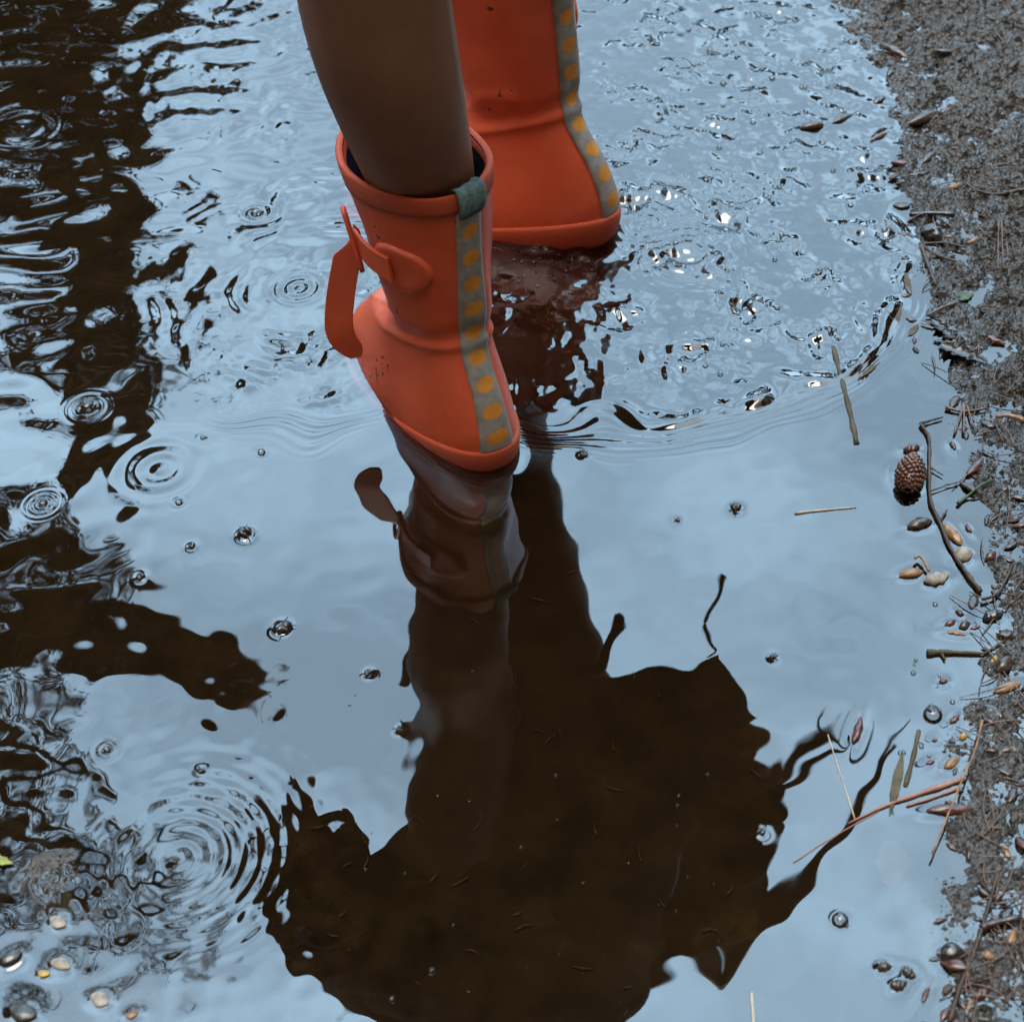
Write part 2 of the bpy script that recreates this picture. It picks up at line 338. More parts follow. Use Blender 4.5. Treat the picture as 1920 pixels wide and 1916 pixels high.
MEN = []                                          # x, y, direction, half length, half width, rise
def water(X, Y):
    near = np.exp(-np.maximum(np.hypot(X, Y - .1) - .8, 0) * 1.5)
    n_big = sample(field(.16, .35, seed=21), X, Y); n_mid = sample(field(.060, .35, seed=22), X, Y)
    n_lo = sample(field(.10, .5, seed=23), X, Y)
    A = at(610, 520); B = at(1190, 430)
    dA = np.hypot((X - A.x), (Y - A.y)); dB = np.hypot((X - B.x), (Y - B.y))
    RA = .150 + .006 * n_lo; RBr = .215 + .007 * n_lo + .30 * sst(Y - B.y, .02, .20)
    sd = np.minimum(dA - RA, dB - RBr)                        # <0 inside the churned water round the boots
    inside = 1 - sst(sd, -.02, .004)
    leftw = sst(-X, .10, .34)                                 # slow swell grows towards the left
    low = sst(-Y, -.02, .10)
    z = .00020 * n_big * (.25 + leftw) + .00022 * n_mid * (.08 + .50 * leftw)
    z += .000022 * sample(field(.030, .35, seed=24), X, Y) * (.8 + .6 * leftw)
    # churned zone
    c1 = sample(field(.026, .35, 1, 1.25, seed=31), X, Y); c2 = sample(field(.0125, .35, 1, 1.3, seed=32), X, Y)
    c3 = sample(field(.0065, .3, 1, 1.3, seed=33), X, Y); m1 = sample(field(.075, .5, seed=34), X, Y)
    amp = np.clip(.62 + .40 * m1, .18, 1.7)
    nearR = np.exp(-((dB - .06) / .07) ** 2); nearL = np.exp(-((np.hypot(X - LB.x + .05, Y - LB.y - .10) - .085) / .03) ** 2)
    rightz = sst(X, .0, .14)
    k = inside * (.26 + 1.25 * rightz + .9 * nearL * (X < .02) + .6 * nearR) * amp
    k = np.where(Y < LB.y + .02, k * .7, k)
    z += k * (.00044 * c1 + .00014 * c2 + .00004 * c3)
    arcs = np.sin(2 * np.pi * dB / .023 + 1.6 * n_lo + .9 * n_mid) * sst(X, .02, .12) * np.exp(-((dB - .13) / .075) ** 2) + .8 * np.sin(2 * np.pi * dA / .021 + 1.6 * n_lo + .8 * n_mid) * sst(-X, .06, .12) * np.exp(-((dA - .085) / .05) ** 2)
    z += inside * .00046 * arcs * np.clip(.3 + .9 * m1, 0, 1.6)
    # edge of churned water to the far right: long dark lip
    lip = np.exp(-((dB - RBr + .002) / .007) ** 2) * sst(X, .05, .15) * (1 - sst(Y - B.y, -.02, .06))
    z += .0023 * lip * (1 + .3 * c1)
    # capillary trains running ahead of the wavefront
    for d, R0, w, off in ((dA, RA, sst(-X, .06, .10) * (1 - sst(-X, .17, .21)) * sst(-Y + .17, 0, .05), .0), (dB, RBr, sst(X, -.02, .03) * sst(-Y + .20, 0, .06), .004)):
        e = d - R0
        z += (.00011 if R0 is RA else .00032) * w * np.sin(2 * np.pi * e / .0064 + .9 * n_lo + .25 * n_mid) * np.exp(-((e - .012 - off) / .011) ** 2)
    # standing ripples in shallow lower left corner
    q = at(330, 1620); dq = np.hypot(X - q.x, Y - q.y)
    z += .00004 * sample(field(.020, .4, seed=41), X, Y) * np.exp(-(dq / .11) ** 2) 
    q = at(60, 300); dq = np.hypot((X - q.x), (Y - q.y))
    z += .00028 * sample(field(.045, .4, 1.5, .8, seed=42), X, Y) * np.exp(-(dq / .24) ** 2)
    for px, py, r, wl, a in RINGS:
        c = at(px, py); d = np.hypot(X - c.x, Y - c.y)
        if r > .06: th = np.arctan2(Y - c.y, X - c.x); m = .35 + .65 * np.cos(th - .2)
        else: m = 1
        z += .62 * a * m * np.cos(2 * np.pi * d / wl) * np.exp(-(d / (r * .75)) ** 4)
    for px, py, r in FLOAT:
        c = at(px, py); m = pxm(px, py) * r; d = np.hypot(X - c.x, Y - c.y)
        z += m * .16 * np.exp(-np.maximum(d - m * .7, 0) / (.0016))
    for cx, cy, dx, dy, hl, hw_, hgt in MEN:
        mk = (np.abs(X - cx) < hl + .02) & (np.abs(Y - cy) < hl + .02)
        a_ = (X[mk] - cx) * dx + (Y[mk] - cy) * dy; b_ = -(X[mk] - cx) * dy + (Y[mk] - cy) * dx
        q_ = np.sqrt((a_ / hl) ** 2 + (b_ / hw_) ** 2) - 1
        z[mk] += hgt * np.exp(-np.maximum(q_ * hw_, 0) / .0022)
    return z * near
# ------------------------------------------------------------------ boots
PROF = [  # z, back y, front y, half width heel, half width forefoot
    (.000, .006, .210, .0345, .0370), (.018, .000, .217, .0385, .0415), (.030, -.001, .215, .0390, .0410), (.045, .001, .206, .0375, .0385),
    (.058, .004, .192, .0350, .0365), (.070, .009, .172, .0325, .0345), (.082, .014, .156, .0305, .0320), (.091, .017, .124, .0295, .0300),
    (.101, .016, .098, .0300, .0300), (.130, .0135, .098, .0350, .0360), (.160, .010, .107, .0390, .0395), (.190, .006, .118, .0430, .0430), (.213, .003, .122, .0455, .0450)]
PZ = np.array([p[0] for p in PROF])
def prof(z):
    # smooth interpolation
    v = []
    for k in range(1, 5):
        a = np.array([p[k] for p in PROF]); s = 0; wsum = 0
        for dz in (-.004, -.002, 0, .002, .004): s += np.interp(z + dz, PZ, a)
        v.append(s / 5)
    return v
TOP = .209
def boot_pt(z, th, off=0.0):                     # th=0 back, pi front, +x is the boot's right
    yb, yf, wh, wf = prof(z)
    c = (yb + yf) / 2; a = (yf - yb) / 2
    cx = math.cos(th); sx = math.sin(th)
    y = c - a * cx; u = (y - yb) / (yf - yb + 1e-9); u = u * u * (3 - 2 * u)
    w = wh + (wf - wh) * u
    foot = max(0, 1 - z / .07)
    x = w * math.copysign(abs(sx) ** (1 - .22 * foot), sx)
    # ankle crease and soft dents
    cr = math.exp(-((z - .088 - .006 * math.cos(th)) / .0032) ** 2) * .0014 - math.exp(-((z - .096 - .006 * math.cos(th)) / .006) ** 2) * .0016
    w1 = .0009 * math.sin(3 * th + z * 60) * math.exp(-((z - .12) / .05) ** 2) + .0007 * math.sin(5 * th + 40 * z + 1)
    # diagonal fold running from instep up to the side
    fo = 0
    for sgn in (-1, 1):
        d = (sgn * sx > 0) * (z - (.088 + .055 * (math.sin((th if sgn > 0 else -th)) - .55)))
        if sgn * sx > .15: fo += .0013 * math.exp(-(d / .004) ** 2) * (cx < .35)
    n = math.hypot(sx / w, cx / a) + 1e-9
    nx, ny = sx / w / n, -cx / a / n
    o = off + cr + w1 * (0.4 if z < .03 else 1) + fo
    zz = z + (.17 * (y - .05) * (z - .11) / .10 if z > .11 else 0)       # the rim rises towards the front
    return Vector((x + nx * o, y + ny * o, zz))
def tape_turn(z): return float(np.interp(z, [.02, .09, .21], [0, .07, .21]))
def loft(rows, closed=True, uvs=None):
    v = []; f = []; n = len(rows[0])
    for r in rows: v += r
    for i in range(len(rows) - 1):
        for j in range(n if closed else n - 1):
            a = i * n + j; b = i * n + (j + 1) % n; f.append((a, b, b + n, a + n))
    return v, f
def set_uv(me, fn):
    l = me.uv_layers.new(name="UVMap")
    for p in me.polygons:
        for li in p.loop_indices:
            l.data[li].uv = fn(me.loops[li].vertex_index, p)
NS = 96
def zlist():
    zz = list(np.linspace(.012, .040, 8)) + list(np.linspace(.043, .100, 34)) + list(np.linspace(.104, TOP - .002, 34))
    return zz
def strip(name, parent, mat, z0, z1, th0, th1, off, nz=40, nt=6, thick=.0012, uvrep=None, thf=None, edge=.0006):
    rows = []
    for i in range(nz + 1):
        z = z0 + (z1 - z0) * i / nz; row = []
        a, b = (th0, th1) if thf is None else thf(z)
        row.append(boot_pt(z, a, -.001))
        for j in range(nt + 1):
            row.append(boot_pt(z, a + (b - a) * j / nt, off + (0 if j in (0, nt) else edge * .5)))
        row.append(boot_pt(z, b, -.001)); rows.append(row)
    v, f = loft(rows, False); me = mesh(v, f)
    o = link(name, me, mat, parent)
    n = nt + 3
    if uvrep:
        L = [0]
        for i in range(nz): L.append(L[-1] + (rows[i + 1][3] - rows[i][3]).length)
        set_uv(me, lambda vi, p: (min(max((vi % n - 1) / nt, 0), 1), L[vi // n] / uvrep))
    return o
def ribbon(name, parent, mat, pts, side, w, th=.0022):   # flat strap along pts; side = list of width directions
    v = []; f = []
    for i, p in enumerate(pts):
        a = pts[max(i - 1, 0)]; b = pts[min(i + 1, len(pts) - 1)]; tdir = (b - a).normalized()
        s = side[i].normalized(); n = tdir.cross(s).normalized(); ww = w[i] if isinstance(w, list) else w
        e = .25
        for (u, k) in ((-1, -.7), (-1, .7), (-.96, 1), (0, 1.03), (.96, 1), (1, .7), (1, -.7), (.96, -1), (0, -1.03), (-.96, -1)):
            v.append(p + s * (ww / 2 * u) + n * (th / 2 * k))
    m = 10
    for i in range(len(pts) - 1):
        for j in range(m):
            a = i * m + j; b = i * m + (j + 1) % m; f.append((a, b, b + m, a + m))
    f.append(tuple(range(m))[::-1]); f.append(tuple(range((len(pts) - 1) * m, len(pts) * m)))
    o = link(name, mesh(v, f), mat, parent); es = o.modifiers.new('e', 'EDGE_SPLIT'); es.split_angle = R(28); return o
def spline(P, n):
    P = [Vector(p) for p in P]; out = []
    Q = [P[0] * 2 - P[1]] + P + [P[-1] * 2 - P[-2]]
    for i in range(1, len(Q) - 2):
        for k in range(n):
            t = k / n
            out.append(.5 * ((2 * Q[i]) + (Q[i + 1] - Q[i - 1]) * t + (2 * Q[i - 1] - 5 * Q[i] + 4 * Q[i + 1] - Q[i + 2]) * t * t + (3 * Q[i] - Q[i - 1] - 3 * Q[i + 1] + Q[i + 2]) * t ** 3))
    out.append(P[-1]); return out
def tube_data(P, rad, seg=8, cap=True, wob=0):
    v = []; f = []; up = Vector((0, 0, 1))
    for i, p in enumerate(P):
        a = P[max(i - 1, 0)]; b = P[min(i + 1, len(P) - 1)]; d = (b - a).normalized()
        s = d.cross(up)
        if s.length < 1e-3: s = d.cross(Vector((1, 0, 0)))
        s.normalize(); n = s.cross(d)
        r = rad[i] if isinstance(rad, (list, tuple)) else rad
        for j in range(seg):
            t = 2 * math.pi * j / seg; rr = r * (1 + (random.uniform(-wob, wob) if wob else 0))
            v.append(p + (s * math.cos(t) + n * math.sin(t)) * rr)
    for i in range(len(P) - 1):
        for j in range(seg):
            a = i * seg + j; b = i * seg + (j + 1) % seg; f.append((a, b, b + seg, a + seg))
    if cap: f.append(tuple(range(seg))[::-1]); f.append(tuple(range((len(P) - 1) * seg, len(P) * seg)))
    return v, f
def merge(parts):
    V = []; Fs = []
    for v, f in parts:
        o = len(V); V += list(v); Fs += [tuple(i + o for i in q) for q in f]
    return V, Fs

def make_boot(parent, label, sg=1):
    TH = [2 * math.pi * j / NS for j in range(NS)]
    zz = zlist()
    rows = [[boot_pt(z, t) for t in TH] for z in zz]
    rows += [[boot_pt(z, t, -.0028) for t in TH] for z in reversed(zz[30:])]     # inside wall
    v, f = loft(rows)
    b = link("boot", mesh(v, f), M_rub, parent); b["label"] = label
    # lining, just inside the inner wall
    rows = [[boot_pt(z, t, -.0036) for t in TH] for z in (.210, .20, .18, .15, .12, .10)]
    v, f = loft(rows); f.append(tuple(range(len(v) - NS, len(v)))); link("lining", mesh(v, f), M_lin, b)
    # sole: closed block under the foot with ribbed side band
    rows = [[boot_pt(.004, t, -.006) for t in TH], [boot_pt(.000, t, -.001) for t in TH], [boot_pt(.002, t, .0012) for t in TH], [boot_pt(.008, t, .0020) for t in TH], [boot_pt(.014, t, .0022) for t in TH],
            [boot_pt(.0195, t, .0022) for t in TH], [boot_pt(.0215, t, .0016) for t in TH], [boot_pt(.0222, t, -.001) for t in TH]]
    v, f = loft(rows); f.append(tuple(range(NS))[::-1])
    me = mesh(v, f); o = link("sole_band", me, M_rib, b)
    L = [0]
    for j in range(NS): L.append(L[-1] + (rows[4][(j + 1) % NS] - rows[4][j]).length)
    def uvf(vi, p):
        j = vi % NS; js = [x % NS for x in p.vertices]
        if j == 0 and max(js) == NS - 1 and min(js) == 0: j = NS
        return (L[j], v[vi][2])
    set_uv(me, uvf)
    rows = [[boot_pt(.004, t, -.010) - Vector((0, 0, .014)) for t in TH], [boot_pt(.0, t, -.0025) - Vector((0, 0, .010)) for t in TH], [boot_pt(.0, t, -.0005) - Vector((0, 0, .002)) for t in TH], [boot_pt(.0, t, -.0006) + Vector((0, 0, .0035)) for t in TH]]
    v2_, f2_ = loft(rows); f2_.append(tuple(range(NS))[::-1]); link("outsole_shade", mesh(v2_, f2_), M_seedb, b)  # dark lower sole, painting the shadow under the band
    # rim binding
    rows = []
    for dz, off in ((-.0125, -.0005), (-.013, .0012), (-.009, .0014), (-.004, .0015), (.0002, .0012), (.0014, .0002), (.0016, -.0016), (.0006, -.0034), (-.003, -.0042), (-.006, -.0038)):
        rows.append([boot_pt(min(TOP + dz, .2129), t, off) + Vector((0, 0, max(TOP + dz - .2129, 0))) for t in TH])
    v, f = loft(rows); me = mesh(v, f); o = link("rim_band", me, M_rib, b); set_uv(me, lambda vi, p: (uvf2(vi, p, rows), v[vi][2]))
    # reflective tape down the back seam
    hw = .0096
    def thf(z):
        yb, yf, wh, wf = prof(z); r = wh * .98
        o = tape_turn(z); return (-hw / r + o, hw / r + o)
    strip("reflective_tape", b, M_stripe, .0225, TOP - .012, 0, 0, .0011, nz=60, nt=8, uvrep=.0185, thf=lambda z: tuple(sorted((sg * thf(z)[0], sg * thf(z)[1]))))
    # pull tab folded over the rim at the back
    prof_t = [(-.0165, .0026), (-.012, .0040), (-.006, .0042), (0, .0036), (.0024, .0018), (.0030, -.0012), (.0020, -.0042), (-.004, -.0056), (-.010, -.0054)]
    rows = []
    for dz, off in prof_t:
        row = []
        for j in range(9):
            u = -1 + 2 * j / 8; row.append(boot_pt(min(TOP + dz, .2129), sg * tape_turn(.21) + u * (.0100 / .044), off + .0004 * math.sin(j * 2.1)) + Vector((0, 0, max(TOP + dz - .2129, 0) + .0005 * math.sin(j * 1.7 + dz * 300))))
        rows.append(row)
    v, f = loft(rows, False); o = link("pull_tab", mesh(v, f), M_tab, b)
    sm = o.modifiers.new("t", 'SOLIDIFY'); sm.thickness = .0012; sm.offset = 1
    # raised patch where the strap starts, on the outer side (negative x)
    rows = []
    zc, tc_, rz, rt = .153, -sg * math.pi * .335, .0165, .0190
    cen = boot_pt(zc, tc_)
    for i, (rr, of) in enumerate(((1.12, -.0006), (1.06, .0014), (1.0, .0027), (.93, .0030), (.6, .0024), (.25, .0022))):
        row = []
        for j in range(28):
            a = 2 * math.pi * j / 28
            du = math.cos(a) * rt * rr; dv = math.sin(a) * rz * rr
            if du < 0: du *= 1.25; dv *= .95
            row.append(boot_pt(zc + dv, tc_ - sg * du / .046, of))
        rows.append(row)
    v, f = loft(rows); f.append(tuple(range(len(v) - 28, len(v)))); link("strap_patch", mesh(v, f), M_rub, b)
    # strap from the patch to the buckle near the front, then the loose tail hanging down
    pts = []; sd = []
    for i in range(15):
        u = i / 14; th = -sg * math.pi * (.35 + .27 * u); z = .154 + .004 * u
        pts.append(boot_pt(z, th, .0042 + .003 * u)); sd.append(Vector((0, 0, 1)))
    ribbon("strap", b, M_rub, pts, sd, .0165, .0024)
    bk = pts[-1]
    # buckle: thin rectangular loop
    n = (boot_pt(.16, -sg * math.pi * .62, .02) - boot_pt(.16, -sg * math.pi * .62, 0)).normalized(); s = Vector((0, 0, 1)).cross(n).normalized()
    loop = []
    for k in range(33):
        a = 2 * math.pi * k / 32; ca, sa = math.cos(a), math.sin(a)
        qx = math.copysign(abs(ca) ** .45, ca); qz = math.copysign(abs(sa) ** .45, sa)
        loop.append(bk + n * .002 + s * qx * .0065 + (Vector((0, 0, 1)) - s * sg * .22).normalized() * qz * .0200 + n * qz * .002)
    v, f = tube_data(loop[:-1], .0017, 8, False)
    m_ = len(loop) - 1
    for j in range(8): a = (m_ - 1) * 8 + j; c = (m_ - 1) * 8 + (j + 1) % 8; f.append((a, c, (j + 1) % 8, j))
    link("buckle", mesh(v, f), M_rub, b)
    P = spline([bk + Vector((0, 0, .002)), bk + n * .004 + Vector((0, 0, -.002)), bk + n * .010 + Vector((0, 0, -.018)), bk + n * .018 + Vector((0, 0, -.042)), bk + n * .022 + Vector((0, 0, -.064)), bk + n * .015 + Vector((0, 0, -.084))], 7)
    xv = Vector((.86 * sg, -.50, .12)); sd = [(Vector((0, 0, 1)).lerp(xv, min(1, i / (.30 * len(P))))).normalized() for i in range(len(P))]
    ws = [.0165 + .0035 * math.sin(math.pi * i / len(P)) for i in range(len(P))]; ws[-1] = .007; ws[-2] = .0125; ws[-3] = .0155
    ribbon("strap_tail", b, M_rub, P, sd, ws, .0024)
    return b
def uvf2(vi, p, rows):
    j = vi % NS; js = [x % NS for x in p.vertices]
    if j == 0 and max(js) == NS - 1 and min(js) == 0: j = NS
    return j * .0034

person = empty("person", (0, .10, 0))
tag(person, "child wading away in orange rubber boots, bare calf, dark coat", "person")
def place(o, loc, head, pitch, roll=0, sc=1):          # heading measured from +Y towards -X
    o.matrix_parent_inverse = person.matrix_world.inverted() if False else Matrix.Identity(4)
    M = Matrix.Translation(loc) @ Matrix.Rotation(head, 4, 'Z') @ Matrix.Rotation(pitch, 4, 'X') @ Matrix.Rotation(roll, 4, 'Y') @ Matrix.Scale(sc, 4)
    o.matrix_basis = Matrix.Translation(-Vector(person.location)) @ M
    return M
HL, HR = R(32), R(67)
bl = make_boot(person, "near orange boot with its rim, strap tail and dotted heel tape in view")
br = make_boot(person, "far orange boot seen from the side, dotted tape on its heel", -1)
print('HEAD', [math.degrees(math.atan2(-(at(a,b).x-at(c,d).x), at(a,b).y-at(c,d).y)) for a,b,c,d in ((640,650,900,880),(690,720,790,860),(960,410,1060,460))], CAM)
ML = place(bl, Vector((LB.x, LB.y, -.004)), HL, R(-13), R(2.2))
MR = place(br, Vector((RB.x, RB.y, -.003)), HR, R(-13), R(10), 1.13)

# ------------------------------------------------------------------ body (one surface)
LX = .022
def lean(h): return Vector((LX * max(0, h - .50) / .5, 0, 0))
def body():
    V = []; E = []; Rd = []
    def chain(pts, root=None):
        prev = root
        for p, r in pts:
            V.append(Vector(p)); Rd.append(r); i = len(V) - 1
            if prev is not None: E.append((prev, i))
            prev = i
        return prev
    px = Vector((-.017, .09, 0)); L = Vector((.86, .50, 0)); Fd = Vector((-.50, .86, 0))
    pel = chain([(px + lean(.6) + Vector((0, 0, .60)), (.085, .075))])
    anL = ML @ Vector((0, .060, .10)); anR = MR @ Vector((0, .060, .10))
    topL = ML @ Vector((.0, .058, .22)); 
    # near leg: hip, knee, calf, ankle, foot
    c = [(px - L * .050 + Vector((0, 0, .57)), .056), (px - L * .055 + Fd * .0 + Vector((0, 0, .49)), .048),
         (Vector((at(700, -60, .385).x - .016, .085, .395)), .0455), (Vector((at(690, -10, .345).x - .010, .085, .350)), .0455),
         (Vector((topL.x - .010, .076, .305)), .0470), (Vector((topL.x - .004, .067, .262)), .0445), (topL * .55 + anL * .45 + Vector((0, .003, .03)), .036), (anL + Vector((0, 0, .02)), .029), (anL - Vector((0, 0, .03)), .027)]
    e = chain(c, pel)
    chain([(ML @ Vector((0, .11, .038)), .024), (ML @ Vector((0, .165, .028)), .020)], e)
    kR = MR @ Vector((0, .06, .37)); 
    c = [(px + L * .065 + Vector((0, 0, .57)), .066), (kR * .5 + (px + L * .08 + Vector((0, 0, .55))) * .5, .054), (kR, .045), (MR @ Vector((0, .062, .30)), .042),
         (MR @ Vector((0, .062, .22)), .038), (MR @ Vector((0, .060, .13)), .028), (MR @ Vector((0, .055, .07)), .027)]
    e = chain(c, pel)
    chain([(MR @ Vector((0, .11, .038)), .024), (MR @ Vector((0, .165, .028)), .020)], e)
    sp = chain([(px + lean(.72) + Vector((0, 0, .72)), (.080, .068)), (px + lean(.84) + Fd * .01 + Vector((0, 0, .84)), (.088, .07)), (px + lean(.94) + Fd * .02 + Vector((0, 0, .94)), (.085, .066))], pel)
    pt = px; px = px + lean(1.0)
    nk = chain([(px + Fd * .02 + Vector((0, 0, 1.01)), .04), (px + Fd * .03 + Vector((0, 0, 1.05)), .036), (px + Fd * .035 + Vector((0, 0, 1.11)), (.066, .070)), (px + Fd * .035 + Vector((0, 0, 1.165)), (.072, .080)), (px + Fd * .03 + Vector((0, 0, 1.215)), (.058, .065))], sp)
    def arm(sg, el, wr, hd):
        sh = px + L * (.115 * sg) + Fd * .02 + Vector((0, 0, .955))
        e = chain([(sh, .038), (sh * .5 + el * .5, .031), (el, .027), (el * .45 + wr * .55, .025), (wr, .018), (wr + hd * .030, (.024, .013))], sp)
        base = wr + hd * .03; sdv = hd.cross(Vector((0, 0, 1)))
        if sdv.length < .2: sdv = L.copy()
        sdv.normalize(); nrm = hd.cross(sdv).normalized() * sg
        for k, ln in ((-1.5, .046), (-.5, .054), (.5, .058), (1.5, .052)):
            b0 = base + sdv * (k * .0095) + hd * .018
            chain([(b0, .0068), (b0 + hd * ln * .42, .0062), (b0 + hd * ln * .75 + nrm * ln * .28, .0056), (b0 + hd * ln * .85 + nrm * ln * .60, .0046)], e)
        b0 = wr + hd * .012 + sdv * .018
        chain([(b0, .008), (b0 + sdv * .016 + hd * .018, .0074), (b0 + sdv * .019 + hd * .036 + nrm * .012, .0058)], e)
    sh = px + Vector((0, 0, .94))
    elL = mirrored(640, 1745, .02); wrL = mirrored(590, 1630, .0)
    arm(-1, elL, wrL, Vector((-.05, .05, -1)).normalized())
    elR = mirrored(1365, 1700, .20); wrR = mirrored(1385, 1490, .20)
    arm(1, elR, wrR, (Fd * .3 + L * .25 + Vector((0, 0, -1))).normalized())
    me = bpy.data.meshes.new("body"); me.from_pydata([tuple(v) for v in V], E, []); me.update()
    o = link("body", me, M_skin, person, False)
    o.matrix_basis = Matrix.Translation(-Vector(person.location))
    sk = o.modifiers.new("skin", 'SKIN'); sk.use_smooth_shade = True
    for i, r in enumerate(Rd):
        d = me.skin_vertices[0].data[i]; d.radius = r if isinstance(r, tuple) else (r, r); d.use_root = (i == 0)
    ss = o.modifiers.new("sub", 'SUBSURF'); ss.levels = 2; ss.render_levels = 2
    return pt, L, Fd, elL, wrL, elR, wrR
for _M, _f in ((ML, .105), (MR, .11)):
    _c = _M @ Vector((0, _f, 0)); _d = (_M.to_3x3() @ Vector((0, 1, 0))); _d.z = 0; _d.normalize(); MEN.append((_c.x, _c.y, _d.x, _d.y, .108, .037, .0006))
px0, LAT, FWD, elL, wrL, elR, wrR = body()

# coat: hem ring about knee height, flared, sleeves joined on
def coat():
    c0 = px0 + Vector((0, 0, 0)); V = []; Fc = []; n = 64
    lev = [(.455, .222, .050), (.475, .222, .055), (.52, .220, .064), (.58, .212, .072), (.66, .190, .080), (.74, .170, .092), (.82, .150, .088), (.90, .150, .086), (.955, .135, .078), (.99, .085, .062), (1.01, .055, .050)]
    rows = []
    for k, (h, a, b) in enumerate(lev):
        row = []
        for j in range(n):
            t = 2 * math.pi * j / n; fl = max(0, (.80 - h) / .35)
            rr = 1 + fl * (.055 * math.sin(5 * t + 1) + .03 * math.sin(9 * t + 2.3))
            row.append(c0 + lean(h) + LAT * (math.cos(t) * a * rr + .062 * max(0, math.cos(t)) * math.exp(-((h - .59) / .075) ** 2)) + FWD * (math.sin(t) * b * rr) + Vector((0, 0, h + fl * .085 * (1 - math.cos(t)) * (.6 + .4 * abs(math.cos(t))) + fl * (.014 * math.sin(3 * t + .6) + .010 * math.sin(7 * t)))))
        rows.append(row)
    inner = [[c0 + (p - c0) * .965 + Vector((0, 0, (p.z) * .035)) for p in r] for r in rows[:6]]
    v, f = loft([inner[5], inner[4], inner[3], inner[2], inner[1], inner[0]] + rows)
    parts = [(v, f)]
    for sg, el, wr in ((-1, elL, wrL), (1, elR, wrR)):
        s = px0 + lean(1.0) + LAT * (.105 * sg) + FWD * .02 + Vector((0, 0, .955))
        P = spline([s, s * .5 + el * .5 + LAT * .006 * sg, el, el * .4 + wr * .6, wr], 5)
        rad = [.050 + .004 * math.sin(i * 1.3) - .004 * i / len(P) for i in range(len(P))]
        parts.append(tube_data(P, rad, 20, True))
    v, f = merge(parts)
    o = link("coat", mesh(v, f), M_coat, person); o.matrix_basis = Matrix.Translation(-Vector(person.location))
    o["label"] = "dark flared coat, hem at knee height"
    # hood collar
    rows = [[px0 + lean(1.0) + FWD * .02 + LAT * (math.cos(t) * a) + FWD * (math.sin(t) * b) + Vector((0, 0, h)) for t in [2 * math.pi * j / 40 for j in range(40)]] for h, a, b in ((.97, .085, .07), (1.0, .085, .075), (1.03, .07, .068), (1.035, .06, .058), (1.0, .055, .05))]
    v, f = loft(rows); l = link("collar", mesh(v, f), M_coat, o)
    return o
ct = coat()
def hair():
    c = px0 + lean(1.0) + FWD * .022 + Vector((0, 0, 1.175)); v = []; f = []; nu, nv = 36, 16
    rows = []
    for i in range(nv + 1):
        ph = math.pi * (i / nv) * .74; row = []
        for j in range(nu):
            t = 2 * math.pi * j / nu; front = max(0, math.sin(t)); r = .093 * (1 + .02 * math.sin(9 * t + i)); 
            p2 = ph * (1 - .42 * front)
            row.append(c + LAT * (math.cos(t) * math.sin(p2) * r * .92) + FWD * (math.sin(t) * math.sin(p2) * r - .005) + Vector((0, 0, math.cos(p2) * r + .006)))
        rows.append(row)
    v, f = loft(rows); o = link("hair", mesh(v, f), M_hair, person); o.matrix_basis = Matrix.Translation(-Vector(person.location))
    sm = o.modifiers.new("t", 'SOLIDIFY'); sm.thickness = .008
    # face pieces join the hair-free front: eyes
    for sg in (-1, 1):
        bm = bmesh.new(); bmesh.ops.create_uvsphere(bm, u_segments=16, v_segments=10, radius=.0105)
        me = bpy.data.meshes.new("eye"); bm.to_mesh(me); bm.free()
        e = link("eye", me, M_cream, person); e.location = px0 + lean(1.0) + FWD * .098 + LAT * (.028 * sg) + Vector((0, 0, 1.15)) - Vector(person.location)
hair()
def cord(px_pts, Y, rad, name, mat, parent):
    P = [mirrored(a, b, Y) for a, b in px_pts]
    v, f = tube_data(spline(P, 6), rad, 8)
    o = link(name, mesh(v, f), mat, parent); 
    o.matrix_basis = Matrix.Translation(Vector((0, 0, 0)))
    return o
# coat cords with toggles hanging from the hem (their reflections show beside the leg)
cord([(1120, 1265), (1150, 1195), (1162, 1172)], .20, .0075, "toggle_cord", M_coat, ct)
cord([(1318, 1235), (1345, 1205), (1322, 1170), (1340, 1100), (1352, 1075)], .22, .0022, "toggle_cord", M_coat, ct)
cord([(795, 1200), (775, 1225), (755, 1290)], .15, .0055, "toggle_cord", M_coat, ct)

# stick held in the right hand, forked and leafless
def stick():
    parts = []
    def lim(pts, Y0, Y1, r0, r1):
        n = len(pts); P = [mirrored(a, b, Y0 + (Y1 - Y0) * i / (n - 1)) for i, (a, b) in enumerate(pts)]
        P = spline(P, 6); m = len(P)
        rad = [(r0 + (r1 - r0) * i / (m - 1)) * (1 + .10 * math.sin(i * .9)) for i in range(m)]
        parts.append(tube_data(P, rad, 10, True, .06)); return P
    lim([(1355, 1830), (1470, 1690), (1545, 1590), (1600, 1520), (1650, 1440), (1690, 1385)], .20, .30, .0135, .0022)
    lim([(1600, 1520), (1640, 1440), (1705, 1345)], .265, .31, .004, .0012)
    lim([(1300, 1580), (1400, 1500), (1480, 1440), (1530, 1385), (1590, 1335)], .19, .27, .0080, .0026)
    lim([(1300, 1580), (1420, 1510), (1520, 1440), (1572, 1380), (1580, 1340)], .19, .27, .0075, .0020)
    lim([(1530, 1385), (1545, 1340), (1560, 1322)], .26, .27, .0022, .0012)
    lim([(1355, 1830), (1270, 1720), (1300, 1580)], .20, .19, .0125, .0090)
    v, f = merge(parts)
    o = link("forked_stick", mesh(v, f), M_bark)
    tag(o, "leafless forked stick held beside the dark coat, mirrored in the puddle", "stick")
stick()

